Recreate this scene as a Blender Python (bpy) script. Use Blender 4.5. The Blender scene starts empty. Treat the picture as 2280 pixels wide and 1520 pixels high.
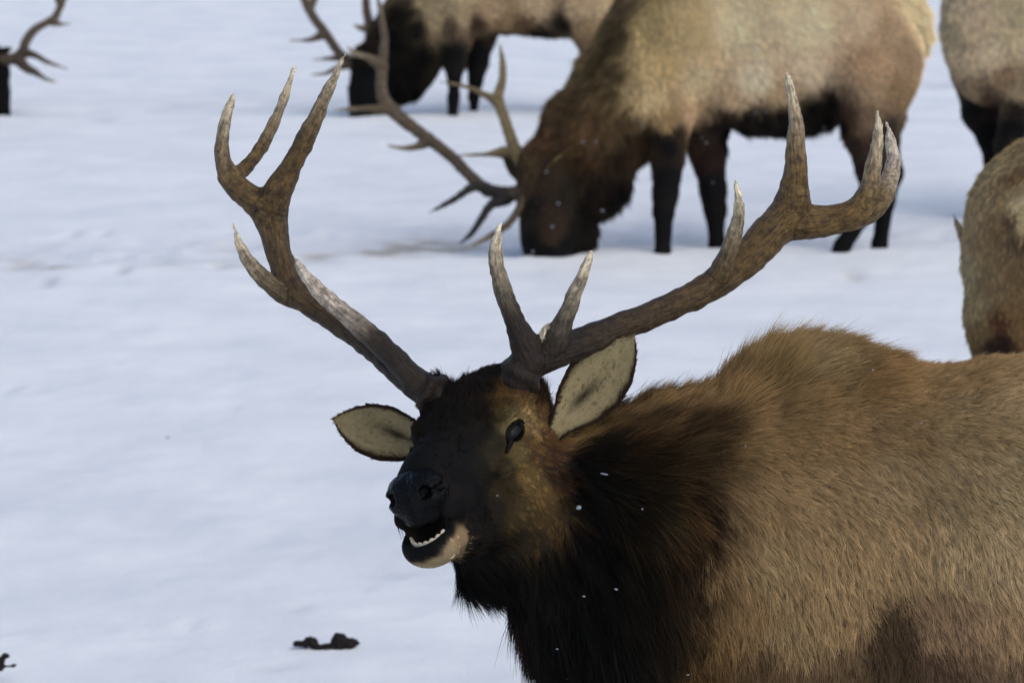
import bpy, math, random
import numpy as np
from mathutils import Vector, Matrix
from mathutils.bvhtree import BVHTree
from mathutils.kdtree import KDTree
random.seed(7); rng = np.random.default_rng(7)
scene = bpy.context.scene
# ------------------------------------------------------------------ camera
W, H, F = 2280.0, 1520.0, 7800.0
TH = math.atan(1220.0 / 7800.0)
CAM = np.array([0.0, 0.0, 2.35])
RT = np.array([1.0, 0, 0]); FW = np.array([0, math.cos(TH), -math.sin(TH)]); UP = np.array([0, math.sin(TH), math.cos(TH)])
cd = bpy.data.cameras.new("camera"); cam = bpy.data.objects.new("camera", cd); scene.collection.objects.link(cam)
cam.location = CAM; cam.rotation_euler = (math.pi / 2 - TH, 0, 0)
cd.sensor_width = 36; cd.lens = F / W * 36; cd.clip_start = 0.5; cd.clip_end = 8000
cd.dof.use_dof = True; cd.dof.focus_distance = 5.95; cd.dof.aperture_fstop = 9
scene.camera = cam
# ------------------------------------------------------------------ sky, sun, exposure
SUN_EL, SUN_AZ = math.radians(48), math.radians(138)       # azimuth measured from +Y towards +X
w = bpy.data.worlds.new("World"); scene.world = w; w.use_nodes = True
nt = w.node_tree; nt.nodes.clear()
sky = nt.nodes.new("ShaderNodeTexSky"); sky.sky_type = 'NISHITA'; sky.sun_disc = False
sky.sun_elevation = SUN_EL; sky.sun_rotation = SUN_AZ; sky.altitude = 1900; sky.air_density = 0.8; sky.dust_density = 6.0; sky.ozone_density = 1.0
bg = nt.nodes.new("ShaderNodeBackground"); bg.inputs['Strength'].default_value = 0.15
wo = nt.nodes.new("ShaderNodeOutputWorld")
nt.links.new(sky.outputs[0], bg.inputs['Color']); nt.links.new(bg.outputs[0], wo.inputs[0])
sl = bpy.data.lights.new("sun", 'SUN'); sl.energy = 0.95; sl.angle = math.radians(90); sl.color = (1.0, 0.955, 0.87)
so = bpy.data.objects.new("sun", sl); scene.collection.objects.link(so)
sdir = Vector((math.sin(SUN_AZ) * math.cos(SUN_EL), math.cos(SUN_AZ) * math.cos(SUN_EL), math.sin(SUN_EL)))
so.rotation_euler = sdir.to_track_quat('Z', 'Y').to_euler(); so.location = (5, -5, 20)
scene.view_settings.view_transform = 'Standard'; scene.view_settings.look = 'None'
scene.view_settings.exposure = 0.50; scene.view_settings.gamma = 1.0
scene.cycles.max_bounces = 5; scene.cycles.diffuse_bounces = 3; scene.cycles.glossy_bounces = 2
scene.cycles_curves.shape = 'RIBBONS'
scene.cycles.use_denoising = True

# ------------------------------------------------------------------ maths helpers
class View:
    """photo column, row and a depth offset (towards the camera) -> metres in the world, for things standing d0 metres away"""
    def __init__(s, d0): s.d0 = d0; s.px = d0 / F
    def __call__(s, u, v, w=0.0):
        d = s.d0 - w * s.px
        return CAM + FW * d + RT * ((u - W / 2) * d / F) - UP * ((v - H / 2) * d / F)
    def vec(s, x, y, z=0.0): return RT * x - UP * y - FW * z      # image direction -> world direction
def ground_pt(u, v, z=0.0):
    r = FW + RT * ((u - W / 2) / F) - UP * ((v - H / 2) / F)
    return CAM + r * ((z - CAM[2]) / r[2])
def lin(c):
    c = np.asarray(c, float) / 255.0
    return np.where(c <= 0.04045, c / 12.92, ((c + 0.055) / 1.055) ** 2.4)
def hash3(i, j, k, s):
    n = (i.astype(np.int64) * 73856093) ^ (j.astype(np.int64) * 19349663) ^ (k.astype(np.int64) * 83492791) ^ (s * 2654435761)
    n = (n ^ (n >> 13)) * 1274126177; n = n ^ (n >> 16)
    return (n & 0xFFFFFF) / float(0xFFFFFF)
def noise(p, f, s=0):
    q = np.asarray(p, float) * f; b = np.floor(q).astype(np.int64); t = q - b; t = t * t * (3 - 2 * t)
    r = 0
    for a in (0, 1):
        for c in (0, 1):
            for d in (0, 1):
                wgt = (t[:, 0] if a else 1 - t[:, 0]) * (t[:, 1] if c else 1 - t[:, 1]) * (t[:, 2] if d else 1 - t[:, 2])
                r = r + wgt * hash3(b[:, 0] + a, b[:, 1] + c, b[:, 2] + d, s)
    return r * 2 - 1

class Sdf:
    def __init__(s, view=None): s.P = []; s.view = view; s.k = 0.02
    def cone(s, a, ra, b, rb, k=None, neg=False): s.P.append(('c', np.array(a), ra, np.array(b), rb, s.k if k is None else k, neg)); return s
    def ell(s, c, r, R=None, k=None, neg=False): s.P.append(('e', np.array(c), np.array(r), np.eye(3) if R is None else np.array(R), 0, s.k if k is None else k, neg)); return s
    def chain(s, pts, k=None, kfirst=None):                      # pts in photo units: (u, v, w, r)
        V = s.view
        for n, (p, q) in enumerate(zip(pts[:-1], pts[1:])):
            s.cone(V(*p[:3]), p[3] * V.px, V(*q[:3]), q[3] * V.px, kfirst if (n == 0 and kfirst is not None) else k)
    def pell(s, u, v, w, ru, rv, rw, k=None, neg=False, rot=0.0):    # ellipsoid in photo units, axes along the picture
        V = s.view; c, d = math.cos(rot), math.sin(rot)
        R = np.array([V.vec(c, d), V.vec(-d, c), V.vec(0, 0, 1)])
        s.ell(V(u, v, w), np.array([ru, rv, rw]) * V.px, R, k, neg)
    def __call__(s, X):
        D = None
        for t in s.P:
            if t[0] == 'c':
                _, a, ra, b, rb, k, neg = t
                ab = b - a; L = ab.dot(ab) + 1e-12
                h = np.clip((X - a) @ ab / L, 0, 1)
                d = np.linalg.norm(X - a - h[:, None] * ab, axis=1) - (ra + (rb - ra) * h)
            else:
                _, c, r, R, _, k, neg = t
                q = (X - c) @ R.T
                k0 = np.linalg.norm(q / r, axis=1); k1 = np.linalg.norm(q / (r * r), axis=1) + 1e-9
                d = k0 * (k0 - 1) / k1
                d = np.where(k0 < 0.05, -r.min(), d)
            if D is None: D = d; continue
            if neg:
                h = np.maximum(k - np.abs(D + d), 0) / k; D = np.maximum(D, -d) + h * h * k / 4
            else:
                h = np.maximum(k - np.abs(D - d), 0) / k; D = np.minimum(D, d) - h * h * k / 4
        return D
    def bounds(s, m):
        lo = np.full(3, 1e9); hi = -lo
        for t in s.P:
            if t[6]: continue
            if t[0] == 'c':
                for p, r in ((t[1], t[2]), (t[3], t[4])): lo = np.minimum(lo, p - r); hi = np.maximum(hi, p + r)
            else: r = t[2].max(); lo = np.minimum(lo, t[1] - r); hi = np.maximum(hi, t[1] + r)
        return lo - m, hi + m
    def mesh(s, h, disp=None, zmin=None):
        lo, hi = s.bounds(3 * h + 0.01)
        if zmin is not None: lo[2] = max(lo[2], zmin)
        B = 10; nb = np.ceil((hi - lo) / (h * B)).astype(int)
        V = np.empty(nb * B, np.float32)
        g = np.stack(np.meshgrid(*[np.arange(n) for n in nb], indexing='ij'), -1).reshape(-1, 3)
        c = lo + (g * B + (B - 1) / 2) * h
        dc = s(c)
        V.reshape(nb[0], B, nb[1], B, nb[2], B)[:] = dc.reshape(nb)[:, None, :, None, :, None]
        act = g[np.abs(dc) < h * B * 1.25 + 0.012]
        loc = np.stack(np.meshgrid(*[np.arange(B)] * 3, indexing='ij'), -1).reshape(-1, 3)
        for n in range(0, len(act), 200):
            a = act[n:n + 200]
            I = (a[:, None, :] * B + loc[None]).reshape(-1, 3)
            X = lo + I * h
            d = s(X)
            if disp is not None: d = d - disp(X)
            V[I[:, 0], I[:, 1], I[:, 2]] = d
        return nets(V, lo, h)

def nets(V, lo, h):
    S = V < 0
    n = [x - 1 for x in V.shape]
    cnt = np.zeros(n, np.int8)
    C = [(a, b, c) for a in (0, 1) for b in (0, 1) for c in (0, 1)]
    for a, b, c in C: cnt += S[a:n[0] + a, b:n[1] + b, c:n[2] + c]
    cell = np.argwhere((cnt > 0) & (cnt < 8))
    vid = np.full(n, -1, np.int32); vid[cell[:, 0], cell[:, 1], cell[:, 2]] = np.arange(len(cell))
    vals = {c: V[cell[:, 0] + c[0], cell[:, 1] + c[1], cell[:, 2] + c[2]].astype(float) for c in C}
    acc = np.zeros((len(cell), 3)); m = np.zeros(len(cell))
    for p in C:
        for ax in range(3):
            if p[ax]: continue
            q = list(p); q[ax] = 1; q = tuple(q)
            va, vb = vals[p], vals[q]; x = (va < 0) != (vb < 0)
            t = np.where(x, va / np.where(x, va - vb, 1), 0)
            pos = np.array(p, float)[None].repeat(len(cell), 0); pos[:, ax] += t
            acc[x] += pos[x]; m[x] += 1
    verts = lo + (cell + acc / m[:, None]) * h
    faces = []
    for ax in range(3):
        o1, o2 = [(1, 2), (2, 0), (0, 1)][ax]
        sl0 = [slice(None)] * 3; sl1 = [slice(None)] * 3; sl0[ax] = slice(0, -1); sl1[ax] = slice(1, None)
        A, Bm = S[tuple(sl0)], S[tuple(sl1)]
        e = np.argwhere(A != Bm)
        e = e[(e[:, o1] > 0) & (e[:, o2] > 0) & (e[:, o1] < n[o1]) & (e[:, o2] < n[o2])]
        ins = A[e[:, 0], e[:, 1], e[:, 2]]
        def cv(d1, d2):
            x = e.copy(); x[:, o1] -= d1; x[:, o2] -= d2; return vid[x[:, 0], x[:, 1], x[:, 2]]
        q = np.stack([cv(1, 1), cv(0, 1), cv(0, 0), cv(1, 0)], 1)
        q[~ins] = q[~ins][:, ::-1]
        faces.append(q)
    return verts, np.concatenate(faces)

def link(ob, parent=None):
    scene.collection.objects.link(ob)
    if parent is not None:
        ob.parent = parent; ob.matrix_parent_inverse = Matrix.Translation(-Vector(root_loc(parent)))
    return ob
def root_loc(o):
    p = Vector((0, 0, 0))
    while o is not None: p += Vector(o.location); o = o.parent if False else None
    return p
def mk_mesh(name, verts, faces, mat, parent=None, col=None, smooth=True, extra=None):
    me = bpy.data.meshes.new(name)
    faces = np.asarray(faces)
    nv, nf, k = len(verts), len(faces), faces.shape[1]
    me.vertices.add(nv); me.vertices.foreach_set('co', np.asarray(verts, np.float32).ravel())
    me.loops.add(nf * k); me.loops.foreach_set('vertex_index', faces.astype(np.int32).ravel())
    me.polygons.add(nf); me.polygons.foreach_set('loop_start', np.arange(0, nf * k, k, dtype=np.int32))
    me.polygons.foreach_set('loop_total', np.full(nf, k, np.int32))
    me.update(calc_edges=True)
    me.polygons.foreach_set('use_smooth', np.full(nf, smooth))
    def put(nm, arr):
        a = me.attributes.new(nm, 'FLOAT_COLOR', 'POINT'); arr = np.asarray(arr)
        if arr.shape[1] == 3: arr = np.concatenate([arr, np.ones((nv, 1))], 1)
        a.data.foreach_set('color', arr.astype(np.float32).ravel())
    if col is not None: put('col', col)
    for kx, a in (extra or {}).items(): put(kx, a)
    me.materials.append(mat)
    return link(bpy.data.objects.new(name, me), parent)
def empty(name, loc, label, cat, group=None):
    o = bpy.data.objects.new(name, None); o.location = Vector(loc); o.empty_display_size = 0.2
    scene.collection.objects.link(o); o['label'] = label; o['category'] = cat
    if group: o['group'] = group
    return o
def vnormals(verts, faces):
    N = np.zeros_like(verts)
    a, b, c, d = (verts[faces[:, i]] for i in range(4))
    fn = np.cross(c - a, d - b)
    for i in range(4): np.add.at(N, faces[:, i], fn)
    return N / (np.linalg.norm(N, axis=1)[:, None] + 1e-12)

# ------------------------------------------------------------------ materials
def mat(name):
    m = bpy.data.materials.new(name); m.use_nodes = True
    return m, m.node_tree, m.node_tree.nodes['Principled BSDF']
def nd(nt, t, **kw):
    n = nt.nodes.new(t)
    for k, v in kw.items():
        if k.startswith('_'): n.inputs[k[1:]].default_value = v
        else: setattr(n, k, v)
    return n
def attr(nt, name): return nd(nt, 'ShaderNodeAttribute', attribute_name=name)
def mix(nt, a, b, fac, mode='MIX'):
    n = nt.nodes.new('ShaderNodeMix'); n.data_type = 'RGBA'; n.blend_type = mode
    for i, x in ((0, fac), (6, a), (7, b)):
        if hasattr(x, 'links'): nt.links.new(x, n.inputs[i])
        else: n.inputs[i].default_value = x if i == 0 else tuple(x)
    return n.outputs[2]
def maprange(nt, x, a, b, c, d):
    n = nd(nt, 'ShaderNodeMapRange'); nt.links.new(x, n.inputs[0])
    for i, v in enumerate((a, b, c, d)): n.inputs[i + 1].default_value = v
    return n.outputs[0]

def skin_mat():
    m, t, b = mat('hide'); a = attr(t, 'col')
    nz = nd(t, 'ShaderNodeTexNoise', _Scale=180.0, _Detail=3.0)
    t.links.new(mix(t, a.outputs['Color'], (0.35, 0.35, 0.35, 1), 1.0, 'MULTIPLY'), b.inputs['Base Color'])
    b.inputs['Roughness'].default_value = 0.85; b.inputs['Specular IOR Level'].default_value = 0.15
    bp = nd(t, 'ShaderNodeBump', _Strength=0.5, _Distance=0.004); t.links.new(nz.outputs[0], bp.inputs['Height']); t.links.new(bp.outputs[0], b.inputs['Normal'])
    return m
def fur_mat(name='fur'):
    m, t, b = mat(name); a = attr(t, 'col'); hi = nd(t, 'ShaderNodeHairInfo')
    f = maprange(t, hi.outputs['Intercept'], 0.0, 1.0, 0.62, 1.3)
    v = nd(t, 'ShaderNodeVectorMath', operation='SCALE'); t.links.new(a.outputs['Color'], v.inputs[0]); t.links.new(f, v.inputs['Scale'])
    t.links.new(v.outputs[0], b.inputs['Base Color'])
    b.inputs['Roughness'].default_value = 0.65; b.inputs['Specular IOR Level'].default_value = 0.08
    return m
def antler_mat():
    m, t, b = mat('antler_bone'); a = attr(t, 'col'); g = attr(t, 'grain')
    nz = nd(t, 'ShaderNodeTexNoise', _Scale=1.0, _Detail=4.0, _Roughness=0.65); t.links.new(g.outputs['Color'], nz.inputs['Vector'])
    tc = nd(t, 'ShaderNodeTexCoord'); n2 = nd(t, 'ShaderNodeTexNoise', _Scale=70.0, _Detail=6.0, _Roughness=0.75); t.links.new(tc.outputs['Object'], n2.inputs['Vector'])
    c = mix(t, a.outputs['Color'], (0.30, 0.24, 0.2, 1), maprange(t, nz.outputs[0], 0.38, 0.60, 0.75, 0.0), 'MULTIPLY')
    c = mix(t, c, (1.9, 1.75, 1.6, 1), maprange(t, n2.outputs[0], 0.45, 0.72, 0.0, 0.75), 'MULTIPLY')
    c = mix(t, c, (0.35, 0.3, 0.25, 1), maprange(t, n2.outputs[0], 0.34, 0.52, 0.85, 0.0), 'MULTIPLY')
    t.links.new(c, b.inputs['Base Color'])
    b.inputs['Roughness'].default_value = 0.55; b.inputs['Specular IOR Level'].default_value = 0.3
    bp = nd(t, 'ShaderNodeBump', _Strength=1.0, _Distance=0.006); t.links.new(nz.outputs[0], bp.inputs['Height'])
    b2 = nd(t, 'ShaderNodeBump', _Strength=0.5, _Distance=0.003); t.links.new(n2.outputs[0], b2.inputs['Height']); t.links.new(bp.outputs[0], b2.inputs['Normal'])
    t.links.new(b2.outputs[0], b.inputs['Normal'])
    return m
def plain(name, c, rough=0.5, spec=0.5, bump=0.0, scale=100.0, var=0.25):
    m, t, b = mat(name); nz = nd(t, 'ShaderNodeTexNoise', _Scale=scale, _Detail=4.0)
    tc = nd(t, 'ShaderNodeTexCoord'); t.links.new(tc.outputs['Object'], nz.inputs['Vector'])
    c4 = tuple(c) + (1,)
    t.links.new(mix(t, tuple(x * (1 - var) for x in c) + (1,), tuple(x * (1 + var) for x in c) + (1,), nz.outputs[0]), b.inputs['Base Color'])
    b.inputs['Roughness'].default_value = rough; b.inputs['Specular IOR Level'].default_value = spec
    if bump:
        bp = nd(t, 'ShaderNodeBump', _Strength=0.8, _Distance=bump); t.links.new(nz.outputs[0], bp.inputs['Height']); t.links.new(bp.outputs[0], b.inputs['Normal'])
    return m
M_SKIN, M_FUR, M_ANT = skin_mat(), fur_mat(), antler_mat()
M_EYE = plain('eye_dark', (0.003, 0.0025, 0.002), 0.06, 0.14)
M_NOSE = plain('nose_leather', (0.0010, 0.0010, 0.0010), 0.20, 0.10, 0.006, 170)
M_TEETH = plain('teeth', (0.50, 0.43, 0.30), 0.45, 0.3, 0.001, 300)
M_DUNG = plain('dung', (0.012, 0.009, 0.007), 0.8, 0.2, 0.01, 60)
M_FLAKE = plain('snow_flake', (0.85, 0.88, 0.93), 0.6, 0.3, 0.002, 300, 0.05)

# ------------------------------------------------------------------ snow ground
def snow_ground():
    def axis(lo, hi, f, gmax):
        a = [lo]
        while a[-1] < hi: a.append(a[-1] + f(a[-1]))
        s = f(a[-1]); up = []
        x = a[-1]
        while x < gmax: s *= 1.35; x += s; up.append(x)
        s = f(a[0]); dn = []; x = a[0]
        while x > -gmax: s *= 1.35; x -= s; dn.append(x)
        return np.array(dn[::-1] + a + up)
    xs = axis(-6.5, 6.5, lambda x: 0.024, 4000); ys = axis(7.5, 46, lambda y: 0.0030 * y, 4000)
    X, Y = np.meshgrid(xs, ys, indexing='ij'); nx, ny = X.shape
    P = np.stack([X.ravel(), Y.ravel(), np.zeros(X.size)], 1)
    r = np.hypot(P[:, 0], P[:, 1]); fade = np.clip((120 - r) / 60, 0, 1)
    # perspective-free relief, in metres on the ground
    z = 0.030 * noise(P, 0.35, 1) + 0.010 * noise(P, 1.1, 2) + 0.006 * noise(P * [1, 1.0, 1], 3.3, 3) + 0.0035 * noise(P, 9, 4) + 0.0022 * noise(P, 24, 5)
    stain = np.zeros(len(P)); trod_shade = np.zeros(len(P))
    def blob(u, v, su, sv, amp_z, amp_s, amp_t=0.0):
        g = ground_pt(u, v); s = F / np.linalg.norm(g - CAM); fs = 2.35 / np.linalg.norm(g - CAM)
        q = ((P[:, 0] - g[0]) / (su / s)) ** 2 + ((P[:, 1] - g[1]) / (sv / s / fs)) ** 2
        e = np.exp(-q); return e * amp_z, e * amp_s, e * amp_t
    # trampled trough behind the low crust edge that crosses the picture: a real step in the snow
    gl = [(-200, 640), (0, 618), (200, 612), (420, 590), (560, 576), (750, 566), (950, 570), (1150, 577), (1300, 566), (1430, 552), (1620, 566), (1800, 560), (2050, 566), (2300, 560), (2600, 560)]
    gp = np.array([ground_pt(u, v)[:2] for u, v in gl])
    ye = np.interp(P[:, 0], gp[:, 0], gp[:, 1]) + 0.10 * noise(P * [1, 0, 0], 2.2, 11) + 0.04 * noise(P * [1, 0, 0], 9, 12)
    t = P[:, 1] - ye
    lip = np.exp(-np.clip(-t, 0, 9) / 0.8) * (t < 0) + np.exp(-np.clip(t, 0, 9) / 0.10) * (t >= 0)
    tr = np.exp(-((t - 0.75) / 0.62) ** 2)
    amp = np.interp(P[:, 0], [-3, -1.2, 0.1, 1.0, 4], [0.35, 0.6, 1.0, 1.0, 1.0])
    z += 0.026 * lip * amp - 0.02 * tr * amp + 0.014 * tr * noise(P, 6, 13) + 0.012 * tr * noise(P, 14, 14)
    trod_shade += tr * np.clip(0.55 + 0.6 * noise(P, 2.5, 15), 0, 1)
    # second line of tracks far behind
    gl = [(-300, 262), (100, 268), (500, 250), (780, 262), (1000, 250), (1200, 240), (1500, 232), (1900, 205), (2100, 190), (2500, 180)]
    gp = np.array([ground_pt(u, v)[:2] for u, v in gl])
    t = P[:, 1] - (np.interp(P[:, 0], gp[:, 0], gp[:, 1]) + 0.15 * noise(P * [1, 0, 0], 1.4, 16))
    lip2 = np.exp(-np.clip(-t, 0, 9) / 1.0) * (t < 0) + np.exp(-np.clip(t, 0, 9) / 0.15) * (t >= 0); tr2 = np.exp(-((t - 0.9) / 0.8) ** 2)
    z += 0.02 * lip2 - 0.02 * tr2 + 0.02 * tr2 * noise(P, 4, 17); trod_shade += 0.6 * tr2 * np.clip(0.4 + 0.8 * noise(P, 2, 18), 0, 1)
    for b in [(20, 598, 70, 16, -.02, .75), (100, 550, 26, 8, -.02, .55), (278, 612, 13, 8, -.015, .9, 2.0), (112, 638, 16, 9, -.012, .3, 1.8), (165, 520, 14, 8, -.02, .1, .7),
              (235, 518, 14, 7, -.015, 0, .6), (340, 580, 30, 10, -.02, .25), (490, 593, 16, 8, -.03, .35), (520, 545, 60, 20, -.02, .3), (920, 550, 80, 18, -.01, 2.6, .6), (1010, 540, 70, 12, -.01, 1.9, .6), (860, 560, 50, 12, -.01, 1.7, .6), (700, 575, 80, 12, -.01, 1.1, .3), (540, 588, 70, 8, -.01, .9), (350, 596, 70, 8, -.01, .7), (130, 605, 80, 9, -.01, .8),
              (230, 266, 26, 6, -.03, .6), (1895, 615, 26, 14, -.015, .35), (30, 868, 16, 9, -.012, 0, .9), (340, 1370, 26, 12, -.012, .3), (422, 1376, 24, 12, -.012, .22), (520, 915, 20, 10, -.010, 0, .5),
              (2060, 195, 70, 7, -.03, .5), (815, 1312, 9, 8, -.01, 0, .7), (860, 1270, 60, 16, -.01, 0, .4), (200, 1020, 90, 24, -.01, 0, .4), (660, 1350, 30, 9, -.008, .1, .4), (1740, 510, 60, 12, -.03, .15, .3),
              (1390, 530, 90, 16, -.04, .1, .4), (1530, 545, 70, 10, -.05, 0, .4), (1910, 540, 90, 10, -.04, .1, .3), (620, 1475, 60, 9, -.008, .1, .4), (1290, 490, 40, 9, .03, 0, 0)]:
        b = tuple(b) + (0.0,) * (7 - len(b)); dz, ds, dt = blob(*b[:4], b[4], b[5], b[6])
        wob = 0.6 + 0.7 * noise(P, 7, 19); z += dz * np.clip(wob + .3, 0, 1.4); stain += ds * np.clip(wob, 0, 1.3); trod_shade += dt  # besides trampling, this greys the dimples: their shade put into the snow colour
    # the near left falls away gently from the light
    z += -0.10 * np.clip((-P[:, 0] - 0.2) / 3, 0, 1) * np.clip((14 - P[:, 1]) / 6, 0, 1)
    P[:, 2] = z * fade
    idx = np.arange(nx * ny).reshape(nx, ny)
    Fc = np.stack([idx[:-1, :-1], idx[1:, :-1], idx[1:, 1:], idx[:-1, 1:]], -1).reshape(-1, 4)
    col = np.stack([np.clip(stain, 0, 1), np.clip(trod_shade, 0, 1), np.zeros(len(P))], 1)
    m, t, b = mat('snow'); a = attr(t, 'mark'); sp = nd(t, 'ShaderNodeSeparateColor'); t.links.new(a.outputs['Color'], sp.inputs[0])
    tc = nd(t, 'ShaderNodeTexCoord')
    n1 = nd(t, 'ShaderNodeTexNoise', _Scale=1.6, _Detail=5.0, _Roughness=0.6); t.links.new(tc.outputs['Object'], n1.inputs['Vector'])
    n2 = nd(t, 'ShaderNodeTexNoise', _Scale=38.0, _Detail=6.0, _Roughness=0.7); t.links.new(tc.outputs['Object'], n2.inputs['Vector'])
    n3 = nd(t, 'ShaderNodeTexNoise', _Scale=260.0, _Detail=2.0); t.links.new(tc.outputs['Object'], n3.inputs['Vector'])
    c = mix(t, (0.78, 0.79, 0.77, 1), (0.88, 0.88, 0.84, 1), maprange(t, n1.outputs[0], 0.35, 0.65, 0, 1))
    c = mix(t, c, (0.60, 0.61, 0.64, 1), maprange(t, sp.outputs[1], 0.0, 1.0, 0.0, 0.6))
    sf = nd(t, 'ShaderNodeMath', operation='MULTIPLY'); t.links.new(sp.outputs[0], sf.inputs[0]); t.links.new(maprange(t, n2.outputs[0], 0.3, 0.6, 0.35, 1.0), sf.inputs[1])
    c = mix(t, c, (0.40, 0.35, 0.27, 1), sf.outputs[0])
    t.links.new(c, b.inputs['Base Color']); b.inputs['Roughness'].default_value = 0.7; b.inputs['Specular IOR Level'].default_value = 0.25
    b1 = nd(t, 'ShaderNodeBump', _Strength=0.5, _Distance=0.01); t.links.new(n2.outputs[0], b1.inputs['Height'])
    b2 = nd(t, 'ShaderNodeBump', _Strength=0.6, _Distance=0.003); t.links.new(n3.outputs[0], b2.inputs['Height']); t.links.new(b1.outputs[0], b2.inputs['Normal']); t.links.new(b2.outputs[0], b.inputs['Normal'])
    o = mk_mesh('snow_ground', P, Fc, m, extra={'mark': col}); o['kind'] = 'structure'
    return BVHTree.FromPolygons([tuple(v) for v in P[(np.abs(P[:, 0]) < 8)][:1]] or [(0, 0, 0)], []) if False else None
snow_ground()

# ------------------------------------------------------------------ coat: anchors on the animal's own surface
class Coat:
    """coat pattern: colour, lie of the hair, length and lift given at spots of the body and blended in between"""
    def __init__(s, view, verts, faces, gain=1.0, power=5.0):
        s.view = view; s.gain = gain; s.power = power
        s.bvh = BVHTree.FromPolygons(verts.tolist(), faces.tolist())
        s.P = []; s.C = []; s.D = []; s.L = []
    def hit(s, u, v):
        p = s.view(u, v); d = Vector(p - CAM).normalized(); r = s.bvh.ray_cast(Vector(CAM), d)
        if r[0] is None:
            r = s.bvh.find_nearest(Vector(p))
        return np.array(r[0])
    def add(s, u, v, rgb, flow, ln, lift=0.35, p=None):
        s.P.append(s.hit(u, v) if p is None else p); s.C.append(lin(rgb) * s.gain * np.array([1.03, 1.0, 0.94]))
        f = s.view.vec(*(flow if len(flow) == 3 else (flow[0], flow[1], -0.1))); s.D.append(f / np.linalg.norm(f)); s.L.append((ln / 1000.0, lift))
    def ev(s, X):
        A = np.array(s.P); out_c = np.empty((len(X), 3)); out_d = np.empty((len(X), 3)); out_l = np.empty((len(X), 2))
        C, D, L = np.array(s.C), np.array(s.D), np.array(s.L)
        for n in range(0, len(X), 50000):
            x = X[n:n + 50000]
            d2 = ((x[:, None, :] - A[None]) ** 2).sum(2) + 1e-5
            w_ = d2 ** (-s.power / 2); w_ /= w_.sum(1)[:, None]
            out_c[n:n + 50000] = w_ @ C; out_l[n:n + 50000] = w_ @ L
            w2 = d2 ** (-1.5); w2 /= w2.sum(1)[:, None]; out_d[n:n + 50000] = w2 @ D
        return out_c, out_d, out_l

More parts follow.
